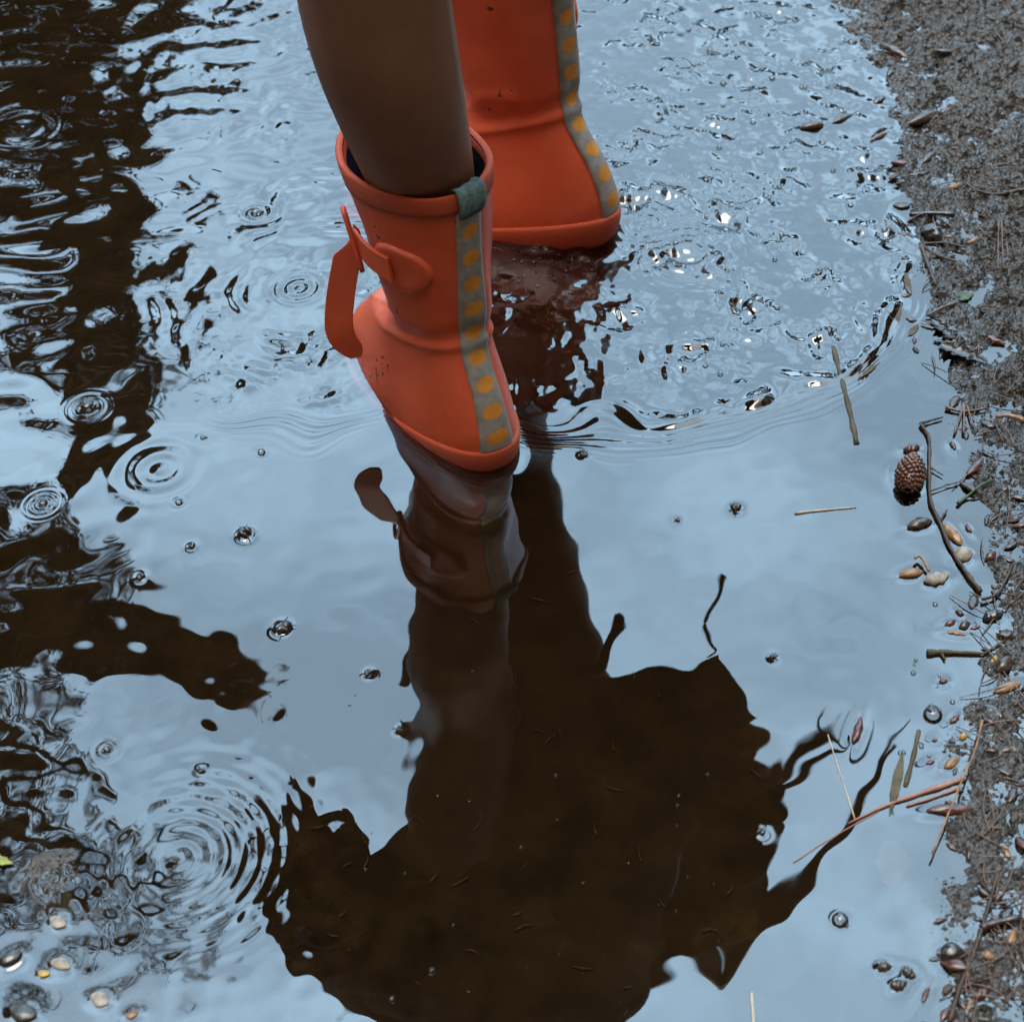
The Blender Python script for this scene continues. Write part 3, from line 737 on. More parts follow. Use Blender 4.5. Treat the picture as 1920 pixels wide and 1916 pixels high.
# ------------------------------------------------------------------ trees
def leaf_mesh(pts, size, seed=0, per=1):
    r = np.random.default_rng(seed); n = len(pts); P = np.asarray(pts)
    d = r.standard_normal((n, 3)); d /= np.linalg.norm(d, axis=1)[:, None]
    e = r.standard_normal((n, 3)); e -= d * (e * d).sum(1)[:, None]; e /= np.linalg.norm(e, axis=1)[:, None]
    s = size * r.uniform(.6, 1.4, n)[:, None]
    fold = np.cross(d, e) * s * .25
    v = np.stack([P - d * s, P + e * s * .42 + fold, P + d * s, P - e * s * .42 + fold], 1).reshape(-1, 3)
    i = np.arange(n) * 4; q = np.stack([i, i + 1, i + 2, i + 3], 1)
    me = bpy.data.meshes.new("leaves"); me.vertices.add(n * 4); me.vertices.foreach_set("co", v.reshape(-1).astype(np.float32))
    me.loops.add(n * 4); me.loops.foreach_set("vertex_index", q.reshape(-1).astype(np.int32)); me.polygons.add(n)
    me.polygons.foreach_set("loop_start", (np.arange(n) * 4).astype(np.int32)); me.update(calc_edges=True)
    return me
def inpoly(x, y, poly):
    c = False; j = len(poly) - 1
    for i in range(len(poly)):
        xi, yi = poly[i]; xj, yj = poly[j]
        if (yi > y) != (yj > y) and x < (xj - xi) * (y - yi) / (yj - yi) + xi: c = not c
        j = i
    return c
def overhang(name, label, polys, Y, dy, n, size, seed, trunk, limbs, jitter=.05, hole=()):
    rr = random.Random(seed); pts = []
    xs_ = [p[0] for q in polys for p in q]; ys_ = [p[1] for q in polys for p in q]
    while len(pts) < n:
        x = rr.uniform(min(xs_), max(xs_)); y = rr.uniform(min(ys_), max(ys_))
        if not any(inpoly(x, y, p) for p in polys) or any(inpoly(x, y, p) for p in hole): continue
        yy = Y + rr.uniform(-dy, dy); p = mirrored(x, y, yy)
        for k in range(5): pts.append(p + Vector((rr.gauss(0, jitter), rr.gauss(0, jitter * 2), rr.gauss(0, jitter))))
    root = empty(name, (trunk[0].x, trunk[0].y, 0)); tag(root, label, "tree", "trees round the puddle")
    inv = Matrix.Translation(-Vector(root.location))
    c = link("crown", leaf_mesh(pts, size, seed), M_leaf, root, False); c.matrix_basis = inv
    parts = []
    P = spline(trunk, 8); parts.append(tube_data(P, [.16 - .10 * i / len(P) for i in range(len(P))], 14, True, .05))
    for l in limbs:
        P = spline(l, 6); parts.append(tube_data(P, [.05 - .035 * i / len(P) for i in range(len(P))], 8, True, .05))
    v, f = merge(parts); t_ = link("trunk", mesh(v, f), M_trunk, root); t_.matrix_basis = inv
    return root
Y1 = 2.7
g = mirrored(60, 300, Y1)
PA = [(-500, -400), (300, -300), (420, -60), (330, 60), (262, 150), (255, 240), (285, 360), (290, 450), (300, 600), (345, 700), (290, 725), (240, 740),
      (190, 880), (140, 965), (115, 930), (150, 850), (120, 760), (60, 690), (-40, 640), (-500, 640)]
PH = [(-200, 500), (0, 455), (90, 405), (150, 410), (140, 470), (60, 560), (-200, 640)]
overhang("leaning_tree", "leafy tree leaning in from the left, its dark crown mirrored top left", [PA], Y1, .35, 11000, .025, 3,
         [Vector((g.x - .5, Y1 + .2, 0)), Vector((g.x - .35, Y1 + .1, 1.0)), mirrored(150, 250, Y1), mirrored(200, 640, Y1), mirrored(150, 960, Y1)],
         [[mirrored(100, 300, Y1), mirrored(0, 200, Y1), mirrored(-200, 100, Y1)], [mirrored(180, 500, Y1), mirrored(20, 640, Y1)]], .025, [PH])
PB = [(-700, 985), (150, 985), (185, 1030), (260, 1120), (370, 1225), (505, 1290), (490, 1304), (400, 1278), (300, 1225), (190, 1185), (90, 1230), (130, 1400), (190, 1500),
      (180, 1570), (-700, 1600)]
PC = [(-700, 1600), (180, 1570), (300, 1560), (430, 1590), (400, 1640), (300, 1700), (400, 1740), (430, 1790), (380, 1850), (200, 1790), (-700, 1850)]
PD = [(-60, 640), (60, 690), (30, 730), (-60, 740)]
Y2 = 2.0
overhang("broad_tree", "broad leafy tree reaching over the puddle, mirrored along the left edge", [PB, PC], Y2, .25, 13000, .018, 5,
         [Vector((-2.3, 1.9, 0)), Vector((-2.1, 1.9, 1.2)), mirrored(-400, 1150, Y2), mirrored(0, 1130, Y2), mirrored(240, 1170, Y2), mirrored(480, 1298, Y2)],
         [[mirrored(-300, 1200, Y2), mirrored(0, 1450, Y2), mirrored(180, 1540, Y2)], [mirrored(-100, 1500, Y2), mirrored(200, 1650, Y2), mirrored(480, 1620, Y2)]], .012)

# surrounding wood: one broad tree and one conifer built, then copied round the puddle
def make_broad(seed):
    rr = np.random.default_rng(seed); cs = []
    for k in range(24):
        a = rr.uniform(0, 2 * math.pi); h = rr.uniform(.24, 1.0); rad = 1.9 * math.sin(math.pi * min(1, (h - .08))) ** .7 * rr.uniform(.2, 1)
        cs.append((rad * math.cos(a), rad * math.sin(a), 6.2 * h, rr.uniform(.35, .7)))
    P = []
    for c in cs:
        n = 330; d = rr.standard_normal((n, 3)); d /= np.linalg.norm(d, axis=1)[:, None]; P.append(np.array(c[:3]) + d * c[3] * (rr.uniform(.3, 1, n) ** .5)[:, None])
    me = leaf_mesh(np.concatenate(P), .10, seed)
    parts = [tube_data(spline([Vector((0, 0, 0)), Vector((.08, 0, 1.6)), Vector((-.05, .1, 3.4)), Vector((0, 0, 5.4))], 6), [.17 - .14 * i / 19 for i in range(19)], 12, True, .05)]
    for c in cs[:14]: parts.append(tube_data(spline([Vector((0, 0, c[2] * .75)), Vector((c[0] * .5, c[1] * .5, c[2] * .9)), Vector(c[:3])], 4), [.05 - .035 * i / 9 for i in range(9)], 6))
    return me, mesh(*merge(parts))
def make_conifer(seed):
    rr = np.random.default_rng(seed); P = []; parts = [tube_data([Vector((0, 0, z)) for z in np.linspace(0, 7, 12)], [.15 - .13 * i / 12 for i in range(12)], 10)]
    for k in range(70):
        z = .6 + 6.2 * (k / 70); L = 1.75 * (1 - z / 7.3) * rr.uniform(.75, 1.1); a = k * 2.4
        tip = np.array([math.cos(a) * L, math.sin(a) * L, -.28 * L])
        parts.append(tube_data([Vector((0, 0, z)), Vector(tuple(tip)) + Vector((0, 0, z))], [.025, .006], 5))
        n = 150; u = rr.uniform(.1, 1, n)[:, None]; P.append(np.array([0, 0, z]) + tip * u + rr.standard_normal((n, 3)) * (.16 * (1.15 - u)))
    return leaf_mesh(np.concatenate(P), .085, seed), mesh(*merge(parts))
protos = []
for kind, mk in (("broadleaf_tree", make_broad), ("conifer_tree", make_conifer)):
    cm, tm = mk(5); cm.materials.append(M_leaf); tm.materials.append(M_trunk); protos.append((kind, cm, tm))
NAMEDIR = {}
def wood(az, dist, sc, k, label, spin=0):
    kind, cm, tm = protos[k]
    x = CAM.x + math.sin(R(az)) * dist; y = CAM.y + math.cos(R(az)) * dist
    root = empty(kind, (x, y, gz(x, y) - .02), R(spin)); root.scale = (sc, sc, sc); tag(root, label, "tree", "trees round the puddle")
    for nm, m in (("trunk", tm), ("crown", cm)):
        o = bpy.data.objects.new(nm, m); C.objects.link(o); o.parent = root
WOODS = [(-58, 6.0, 1.1, 0, "bushy tree left of the puddle, mirrored only as green glints"), (-88, 5.0, 1.1, 1, "conifer due left of the puddle, outside the frame"),
    (-118, 4.2, 1.0, 0, "bushy tree behind the photographer's left shoulder"), (-148, 3.6, 1.1, 0, "bushy tree close behind the photographer on the left"),
    (-178, 3.4, 1.2, 0, "bushy tree straight behind the photographer"), (150, 3.8, 1.1, 0, "bushy tree behind the photographer on the right"),
    (120, 4.5, 1.1, 1, "conifer behind the photographer's right shoulder"), (88, 4.6, 1.1, 0, "bushy tree due right of the path"), (62, 5.5, 1.1, 1, "conifer ahead on the right of the path"),
    (46, 7.5, 1.05, 0, "bushy tree ahead right, beyond the grit bank"), (33, 11.5, 1.0, 1, "far conifer right of the reflected sky"), (22, 13, .82, 0, "low far tree under the reflected sky, right side"),
    (12, 14, .84, 0, "broad far tree right of straight ahead"), (3, 14, .86, 1, "far conifer straight ahead under the reflected sky"), (-5, 14, .80, 0, "low far tree under the reflected sky, left of centre"),
    (-14, 13, .84, 1, "far conifer left of centre beyond the puddle"), (-25, 11, .95, 0, "bushy tree beyond the leaning tree"), (-40, 8, 1.1, 1, "conifer ahead on the left of the puddle")]
for i, (az, d_, sc, k, lb) in enumerate(WOODS): wood(az, d_, sc, k, lb, i * 67)

# ------------------------------------------------------------------ litter
def vnoise(p, s, ph): return math.sin(p.x * s + ph) * math.cos(p.y * s * 1.3 + ph * 2) + .5 * math.sin(p.z * s * 2.1 + ph * 3 + p.x * s)
def frame(a, b):
    d = (b - a); L = d.length; d.normalize(); s = Vector((0, 0, 1)).cross(d)
    s.normalize(); n = d.cross(s); return d, s, n, L
def blob_data(L, w, h, kind="seed", ph=0, nu=22, nv=16):
    v = []; rows = []
    for i in range(nu + 1):
        u = i / nu; ang = math.pi * u; prof_ = math.sin(ang) ** (.62 if kind != "seed" else .75)
        if kind == "bud": prof_ *= (1 - .35 * u)
        row = []
        for j in range(nv):
            t = 2 * math.pi * j / nv; r = prof_
            if kind == "catkin": r *= 1 + .16 * math.sin(t * 4 + u * 26) * math.sin(u * 40)
            elif kind == "seed": r *= 1 + .07 * math.sin(t * 3 + ph) + .05 * math.sin(u * 9 + ph)
            elif kind == "crumb": r *= 1 + .28 * math.sin(t * 3 + u * 7 + ph) * math.cos(u * 11 + ph)
            elif kind == "bud": r *= 1 + .12 * math.sin(t * 2 + u * 18 + ph)
            elif kind == "pebble": r *= 1 + .08 * math.sin(t * 2 + ph) + .05 * math.sin(t * 5 + u * 6 + ph)
            bend = .10 * w * math.sin(u * 3.1 + ph)
            row.append(Vector((L * (u - .5), math.cos(t) * r * w / 2 + bend, math.sin(t) * r * h / 2)))
        rows.append(row)
    return loft(rows)
def xf(data, a, b, zc):
    d, s, n, L = frame(a, b); c = (a + b) / 2; c = Vector((c.x, c.y, zc))
    v, f = data; return [d * p.x + s * p.y + n * p.z for p in v], f, c
def surf(x, y): return max(0.0, gz(x, y))
COUNT = [0]
def thing_mesh(name, v, f, mat, loc, label, cat, group=None):
    o = link(name, mesh(v, f), mat); o.location = loc; tag(o, label, cat, group); return o
def blob(name, x1, y1, x2, y2, wpx, mat, label, cat, kind="seed", flat=.8, group=None, sub=False):
    COUNT[0] += 1
    a, b = at(x1, y1), at(x2, y2); mid = (a + b) / 2; m = pxm((x1 + x2) / 2, (y1 + y2) / 2); w = wpx * m
    L = (b - a).length
    z = surf(mid.x, mid.y) if not sub else gz(mid.x, mid.y); h = w * flat
    v, f, c = xf(blob_data(L, w, h, kind, COUNT[0] * 1.3), a, b, z + h * .22)
    if gz(mid.x, mid.y) < -.0003: d_ = (b - a).normalized(); MEN.append((mid.x, mid.y, d_.x, d_.y, L * .46, w * .46, min(.00045, h * .12)))
    return thing_mesh(name, v, f, mat, c, label, cat, group)
def twig(name, pts, w0, w1, mat, label, cat="twig", lift=.0015, side=(), group=None, sub=False, arch=0):
    COUNT[0] += 1
    parts = []; a0 = at(*pts[0]); org = None
    def line(pp, w0, w1):
        P = []
        for i, (x, y) in enumerate(pp):
            p = at(x, y); z = (gz(p.x, p.y) if sub else surf(p.x, p.y)); P.append(Vector((p.x, p.y, z + lift + arch * math.sin(math.pi * i / max(1, len(pp) - 1)))))
        m = pxm(*pp[0]); P = spline(P, 5) if len(P) > 2 else [P[0] * (1 - k / 6) + P[1] * (k / 6) for k in range(7)]
        k = len(P); rad = [max(.00025, (w0 + (w1 - w0) * i / (k - 1)) * m / 2 * (1 + .18 * math.sin(i * 1.7))) for i in range(k)]
        return tube_data(P, rad, 7, True, .08)
    parts.append(line(pts, w0, w1))
    for s, sw0, sw1 in side: parts.append(line(s, sw0, sw1))
    v, f = merge(parts); v0 = v[0].copy(); v = [p - v0 for p in v]
    return thing_mesh(name, v, f, mat, v0, label, cat, group)
def leaf(name, x1, y1, x2, y2, wpx, mat, label, sub=False, jag=.12, curl=.12, cat="leaf", lift=.0012):
    COUNT[0] += 1
    a, b = at(x1, y1), at(x2, y2); m = pxm((x1 + x2) / 2, (y1 + y2) / 2); w = wpx * m; d, s, n, L = frame(a, b)
    rows = []; nu, nv = 22, 6; ph = COUNT[0]
    mid = (a + b) / 2; z = (gz(mid.x, mid.y) if sub else surf(mid.x, mid.y)) + lift
    for i in range(nu + 1):
        u = i / nu; pr = math.sin(math.pi * (.02 + .96 * u) ** .85) * (1 + jag * math.sin(u * 23 + ph) + jag * math.sin(u * 41 + ph))
        rows.append([d * (L * (u - .5)) + s * (w / 2 * pr * k / nv) + Vector((0, 0, curl * w * ((k / nv) ** 2) * pr + .03 * L * math.sin(u * 3 + ph))) for k in range(-nv, nv + 1)])
    v, f = loft(rows, False); o = thing_mesh(name, v, f, mat, Vector((mid.x, mid.y, z)), label, cat)
    sm = o.modifiers.new("t", 'SOLIDIFY'); sm.thickness = .0006; return o
def bubble(px, py, r, label, group=None, n=1):
    m = pxm(px, py); c = at(px, py); parts = []
    for k in range(n):
        rr = r * m * (1 if k == 0 else random.uniform(.4, .8)); a = random.uniform(0, 6.28); o_ = Vector((0, 0, 0)) if k == 0 else Vector((math.cos(a), math.sin(a), 0)) * (r * m * .85)
        rows = []
        for i in range(9):
            ph = math.pi / 2 * (1 - i / 8) if i < 8 else .03
            rows.append([o_ + Vector((math.cos(t) * math.sin(ph) * rr, math.sin(t) * math.sin(ph) * rr, math.cos(ph) * rr * .8)) for t in [2 * math.pi * j / 20 for j in range(20)]])
        v, f = loft(rows); f.append(tuple(range(160, 180))); parts.append((v, f))
    v, f = merge(parts)
    return thing_mesh("bubble", v, f, M_bub, Vector((c.x, c.y, .0003)), label, "bubble", group)
def crumb(px, py, r, label):
    m = pxm(px, py) * r; c = at(px, py); parts = []; rr = random.Random(int(px))
    for k in range(5):
        v, f = blob_data(m * rr.uniform(.9, 1.5), m * rr.uniform(.7, 1.1), m * .8, "crumb", rr.uniform(0, 6), 12, 10)
        a = rr.uniform(0, 6.28); q = Matrix.Rotation(rr.uniform(0, 3), 3, 'Z'); o_ = Vector((math.cos(a), math.sin(a), .25)) * m * .45
        parts.append(([q @ p + o_ for p in v], f))
    for k in range(3):
        a = rr.uniform(0, 6.28); parts.append(tube_data([Vector((0, 0, m * .2)), Vector((math.cos(a), math.sin(a), 0)) * m * 1.5], [m * .10, m * .05], 5))
    v, f = merge(parts)
    return thing_mesh("plant_crumb", v, f, M_black, Vector((c.x, c.y, m * .35)), label, "debris")

# pine cone: scales in a spiral on a core
def cone():
    a, b = at(1712, 862), at(1700, 930); m = pxm(1705, 895); L = (b - a).length; W_ = 62 * m; parts = []
    def rad(u): return W_ / 2 * max(.05, math.sin(math.pi * (.03 + .95 * u) ** 1.35)) ** .62 * .95
    core = []
    for i in range(20):
        u = i / 19; core.append([Vector((L * (u - .5), math.cos(t) * rad(u) * .82, math.sin(t) * rad(u) * .82)) for t in [2 * math.pi * j / 18 for j in range(18)]])
    parts.append(loft(core))
    for k in range(150):
        u = .03 + .95 * (k / 150) ** .9; t = k * 2.39996; r = rad(u) * .88
        c = Vector((L * (u - .5), math.cos(t) * r, math.sin(t) * r)); nrm = Vector((-.35 + .9 * (u > .9), math.cos(t), math.sin(t))).normalized()
        s = nrm.cross(Vector((1, 0, 0))).normalized(); d = s.cross(nrm); q = (.045 + .05 * math.sin(math.pi * u)) * W_
        v, f = blob_data(1, 1, 1, "pebble", k, 8, 8)
        parts.append(([c + d * (p.x * q * 1.7) + s * (p.y * q * 2.1) + nrm * (p.z * q * 1.5) for p in v], f))
    v, f = merge(parts); d, s, n, _ = frame(a, b); c = (a + b) / 2
    o = thing_mesh("pine_cone", [d * p.x + s * p.y + n * p.z for p in v], f, mottled("wet pine cone", (.045, .020, .012), (.20, .085, .045), 220, .3, .4, 500, .6, .0008, coat=.5), Vector((c.x, c.y, W_ * .28)),
                   "round wet brown pine cone standing in the shallow edge water", "pine cone")
cone(); _c = at(1705, 897); MEN.append((_c.x, _c.y, 1, 0, .0115, .0125, .0006))
twig("long_twig", [(1725, 798), (1741, 825), (1742, 871), (1743, 939), (1761, 982), (1783, 1034), (1815, 1083), (1838, 1113)], 6, 8, M_bark,
     "long thin jointed twig beside the pine cone, along the water's edge", side=[([(1725, 798), (1767, 786)], 6, 3), ([(1743, 925), (1800, 905)], 3, 2), ([(1761, 982), (1775, 960)], 5, 3), ([(1743, 880), (1768, 895)], 4, 2)], lift=.002)
twig("submerged_stick", [(1562, 650), (1580, 720), (1595, 780), (1606, 832)], 10, 12, M_olive, "thick fuzzy drowned stick below the wavefront, pointing at the camera", sub=False, lift=-.0006)
twig("black_twig", [(1704, 409), (1745, 411), (1788, 415)], 8, 9, M_black, "short black twig lying level at the upper shore", lift=.003)
twig("forked_twig", [(1725, 461), (1740, 500), (1754, 542)], 11, 6, M_bark, "twig cluster fanning down from a dark clump on the upper shore", side=[([(1725, 461), (1756, 482), (1788, 511)], 7, 5), ([(1725, 461), (1770, 462), (1809, 471)], 6, 4)])
twig("root_twig", [(1804, 354), (1856, 375), (1920, 378), (1990, 372)], 5, 9, M_bark, "dark root-like twig crossing the upper right grit", lift=.003)
twig("splinter", [(1736, 597), (1765, 586), (1790, 579)], 3, 8, M_needle, "sharp brown splinter poking into the water below the upper clump", lift=.002)
twig("club_stalk", [(1738, 1226), (1775, 1225), (1847, 1228)], 13, 5, M_olive, "grey-green club-ended stem lying level across the shallow edge", side=[([(1765, 1228), (1772, 1240)], 5, 4), ([(1845, 1228), (1880, 1205)], 5, 3)])
twig("long_grass_stalk", [(1838, 1365), (1822, 1430), (1800, 1480), (1775, 1540), (1745, 1612)], 5, 3, M_seedt, "long tan grass stalk leaning from the bank over the red catkin", cat="stalk", lift=.006, arch=.006)
twig("drowned_stick", [(1723, 1369), (1712, 1420), (1697, 1475)], 9, 12, M_olive, "short drowned stick with a side spur, left of the yellow seed", side=[([(1719, 1390), (1732, 1395)], 6, 4)], lift=-.0004)
twig("bank_twig", [(1870, 1640), (1850, 1710), (1827, 1783), (1800, 1850), (1779, 1920)], 7, 10, M_bark, "long twig running down the lower right bank", side=[([(1850, 1710), (1880, 1680)], 4, 3), ([(1827, 1783), (1795, 1805)], 6, 3)], lift=.003)
twig("thick_twig", [(1838, 1745), (1865, 1735), (1912, 1726)], 15, 13, M_seedb, "thick dark bark roll above the lower bank twig", lift=.003)
twig("reed_piece", [(1590, 1545), (1660, 1512), (1723, 1490), (1807, 1461)], 3, 12, M_pink, "reddish brown reed strip reaching from the bank into the water", side=[([(1700, 1512), (1740, 1500), (1800, 1478)], 4, 6)], lift=.001)
twig("bent_twig", [(1807, 760), (1798, 790), (1789, 817)], 6, 5, M_needle, "fan of short brown needles at the water's edge above the long twig", side=[([(1807, 760), (1806, 817)], 5, 5), ([(1812, 765), (1824, 807)], 5, 3), ([(1772, 768), (1807, 775), (1850, 770)], 7, 4)], lift=.002)
twig("needle_pair", [(1838, 863), (1815, 890), (1785, 918)], 3, 2, M_needle, "pair of joined pine needles below the dark catkin", side=[([(1838, 863), (1800, 905), (1772, 912)], 3, 2)], lift=.002, cat="pine needle")
twig("green_sprig", [(1795, 948), (1812, 935), (1838, 922), (1860, 905)], 7, 3, M_green, "small green sprig right of the long twig", lift=.002)
twig("tan_twig", [(1865, 795), (1890, 792), (1918, 803)], 7, 11, M_seedt, "knobbly tan twig at the right edge, level with the top of the long twig", lift=.004)
twig("hanging_needles", [(1869, 435), (1868, 480), (1869, 521)], 3, 2, M_needle, "bunch of drooping brown needles on the upper right grit", side=[([(1872, 437), (1878, 520)], 3, 2), ([(1885, 460), (1890, 530)], 3, 2)], lift=.004, cat="pine needle")
twig("branch_scrap", [(1840, 1130), (1872, 1115), (1900, 1060)], 6, 4, M_bark, "crooked branch scrap right of the lower end of the long twig", side=[([(1872, 1115), (1905, 1130)], 4, 3)], lift=.003)
twig("white_straw", [(1490, 963), (1545, 957), (1605, 952)], 6, 3, M_straw, "pale straw floating level on open water, left of the pine cone", cat="straw", lift=.0004)
twig("pale_stalk", [(1409, 1860), (1413, 1925)], 5, 7, M_straw, "pale upright stalk at the bottom edge beside the mirrored coat", cat="straw", lift=.0006)
twig("pale_needle", [(1552, 1377), (1575, 1450), (1603, 1536)], 2, 3, M_straw, "thin white needle floating between the mirrored stick and the red seed", cat="pine needle", lift=.0003)
twig("pink_needle", [(1488, 1617), (1560, 1570), (1650, 1520)], 2.5, 2.5, M_pink, "faint pink needle floating across the mirrored stick", cat="pine needle", lift=.0002)

blob("tan_bud", 1692, 846, 1726, 842, 24, M_seedr, "wet brown bud just above the pine cone", "bud", "bud")
blob("catkin", 1700, 992, 1748, 980, 24, M_seedb, "smooth dark catkin touching the long twig's left side", "catkin", "catkin")
blob("winged_seed", 1686, 1084, 1730, 1072, 22, M_seedt, "tan winged seed, left half of the pair below the catkin", "seed")
blob("white_bud", 1732, 1095, 1778, 1078, 32, M_cream, "cream and brown bud, right half of the pair below the catkin", "bud", "bud")
twig("curled_stalk", [(1714, 1055), (1722, 1050), (1733, 1062), (1740, 1078)], 5, 6, M_seedt, "small curled stalk over the pair below the catkin", lift=.004)
blob("seed_case", 1772, 985, 1800, 1025, 22, M_seedt, "knobbly tan seed case on the right side of the long twig", "seed", "catkin")
blob("white_chip", 1790, 1052, 1822, 1038, 30, M_cream, "white chip beside the lower half of the long twig", "chip", "pebble")
blob("red_catkin", 1736, 1524, 1826, 1516, 23, M_seedr, "long red catkin under the leaning grass stalk", "catkin", "catkin")
blob("dark_catkin", 1812, 896, 1842, 862, 17, M_seedr, "dark red catkin on the grit right of the pine cone", "catkin", "catkin")
blob("red_seed", 1598, 1396, 1616, 1345, 20, M_seedr, "glossy crimson seed pair floating right of the mirrored stick tips", "seed", "bud", flat=1)
blob("yellow_seed", 1797, 1384, 1813, 1384, 15, M_seedy, "round yellow seed in the shallow edge", "seed", "pebble", flat=1)
blob("black_stone", 1762, 1800, 1808, 1788, 42, M_black, "round black stone in the shallow edge near the bottom right", "stone", "pebble")
SEEDS = [(1668, 312, 1706, 314, 17, M_seedr, "wet red-brown seed alone in the blue strip at the upper shore"), (1700, 334, 1745, 326, 13, M_seedb, "long brown seed touching the bank at the upper shore"),
    (1774, 357, 1803, 351, 12, M_seedt, "bright tan seed on the upper bank"), (1728, 310, 1754, 290, 15, M_seedb, "plump dark seed at the head of the blue strip"), (1680, 440, 1708, 450, 16, M_seedr, "brown seed floating left of the dark upper clump"),
    (1770, 453, 1785, 451, 9, M_seedt, "tiny tan seed right of the dark upper clump"), (1813, 464, 1839, 449, 12, M_seedt, "orange-tan seed standing on the grit beside the drooping needles"),
    (1840, 629, 1885, 650, 20, M_seedr, "red-brown folded bud on the grit below the sprouting leaf"), (1782, 830, 1790, 845, 12, M_seedr, "single brown seed between the long twig and the grit"),
    (1870, 922, 1898, 920, 13, M_seedr, "flat brown seed right of the green sprig"), (1790, 1148, 1808, 1154, 14, M_seedb, "upper brown seed of the speckled shallows"), (1770, 1174, 1792, 1164, 13, M_seedr, "teardrop seed in the speckled shallows"),
    (1796, 1178, 1820, 1170, 17, M_seedb, "dark ringed seed in the speckled shallows"), (1775, 1186, 1812, 1192, 11, M_seedt, "knobbly tan seed low in the speckled shallows"), (1845, 1168, 1880, 1148, 30, M_black, "large black clod on the bank right of the speckled shallows"),
    (1868, 1195, 1915, 1190, 22, M_seedb, "flat dark clod under the large black clod"), (1858, 1245, 1868, 1230, 13, M_seedy, "yellow kernel on the bank by the green stem's end"), (1864, 1262, 1900, 1238, 28, M_seedb, "plum-dark bud beside the yellow kernel"),
    (1862, 1300, 1915, 1284, 20, M_seedt, "lumpy orange-brown husk at the right bank"), (1762, 1282, 1776, 1276, 14, M_seedr, "reddish crumb floating below the green stem"), (1782, 1358, 1797, 1340, 15, M_seedr, "brown seed right of the olive bubble"),
    (1747, 1388, 1758, 1388, 9, M_seedr, "round red crumb left of the yellow seed"), (1768, 1440, 1800, 1424, 17, M_seedt, "orange-brown seed standing between drowned stick and grass stalk"), (1876, 1409, 1916, 1408, 15, M_seedt, "pale tan catkin at the right edge above the grass stalk foot"),
    (1843, 1408, 1874, 1409, 13, M_seedb, "dark stub touching the pale tan catkin"), (1880, 1585, 1896, 1614, 16, M_seedt, "upright tan seed on the lower bank"), (1886, 1778, 1905, 1742, 17, M_seedt, "tan seed under the thick bark roll"),
    (1838, 1792, 1862, 1804, 17, M_seedt, "tan husk right of the black stone"), (1645, 1818, 1672, 1812, 22, M_seedb, "leftmost of the three dark seeds near the bottom right"), (1690, 1822, 1718, 1830, 24, M_seedb, "upper right of the three dark seeds near the bottom"),
    (1668, 1850, 1700, 1842, 26, M_seedb, "lowest of the three dark seeds near the bottom"), (1820, 1868, 1858, 1858, 26, M_seedr, "brown bud on the bank below the tan husk"), (1728, 1880, 1744, 1850, 13, M_seedr, "slim reddish seed left of the lower bank twig"),
    (1812, 1905, 1822, 1872, 13, M_seedt, "light brown seed at the foot of the lower bank twig"), (1736, 1434, 1752, 1426, 9, M_seedr, "small red crumb left of the orange-brown seed"), (1810, 985, 1822, 1000, 10, M_seedr, "small brown crumb right of the seed case"),
    (1845, 1050, 1868, 1040, 16, M_seedr, "brown husk on the grit right of the white chip"), (1560, 232, 1600, 218, 16, M_seedb, "dark husk in the churned water near the far shore"), (1500, 246, 1545, 236, 24, M_seedb, "large brown husk in the churned water right of the far boot"),
    (1632, 268, 1662, 250, 14, M_seedr, "reddish husk where the churned water meets the blue strip"), (1700, 240, 1760, 215, 22, M_seedb, "dark wet bark chip at the top of the upper shore"), (1655, 90, 1700, 118, 22, M_seedb, "dark wet bark chip on the far top shore")]
for x1, y1, x2, y2, w, mt, lb in SEEDS: blob("seed", x1, y1, x2, y2, w, mt, lb, "seed", random.choice(["seed", "bud", "seed"]))
blob("dark_clump", 1728, 432, 1762, 458, 34, M_black, "ragged dark clump of soil at the upper shore", "soil clump", "crumb")
leaf("sprouting_leaf", 1790, 566, 1826, 552, 22, M_green, "dark green leaf with a stem on the upper bank")
leaf("folded_leaf", 1745, 600, 1790, 640, 26, M_black, "crumpled black leaf at the shore below the splinter", jag=.25, curl=.3)
leaf("black_leaf", 1760, 650, 1850, 690, 40, M_black, "crumpled black leaf mat under the folded leaf", jag=.35, curl=.3)
leaf("reflection_gap", 1672, 1560, 1690, 1680, 70, M_olive, "ragged olive sheet painting a gap in the reflection, left of the red catkin", jag=.10, curl=0, lift=.0002, sub=True)  # leaf-shaped sheet; its olive colour paints a break in the reflection
leaf("slim_drowned_leaf", 1692, 1415, 1668, 1530, 18, M_olive, "slim pointed drowned leaf beside the drowned stick", jag=.06, curl=0, lift=.0004)
leaf("small_drowned_leaf", 1698, 515, 1706, 560, 13, M_olive, "slim olive drowned leaf in the blue strip, upper one", jag=.1, curl=0, lift=.0004)
leaf("small_drowned_leaf", 1690, 575, 1672, 628, 11, M_olive, "slim olive drowned leaf in the blue strip, middle one", jag=.1, curl=0, lift=.0004)
leaf("small_drowned_leaf", 1722, 610, 1702, 632, 13, M_olive, "short brown drowned leaf right of the middle slim one", jag=.1, curl=0, lift=.0004)
leaf("small_drowned_leaf", 1655, 670, 1608, 715, 11, M_olive, "slim olive drowned leaf in the blue strip, lowest one", jag=.1, curl=0, lift=.0004)
leaf("lime_leaf", -20, 1612, 26, 1622, 20, M_lime, "lime green leaf tip at the left edge near the bottom")
leaf("orange_leaf", 1035, 1895, 1080, 1875, 34, mottled("orange drowned leaf", (.20, .06, .02), (.30, .10, .03), 90, .6, .4), "blurred orange leaf drowned under the mirrored coat", sub=True, curl=0)

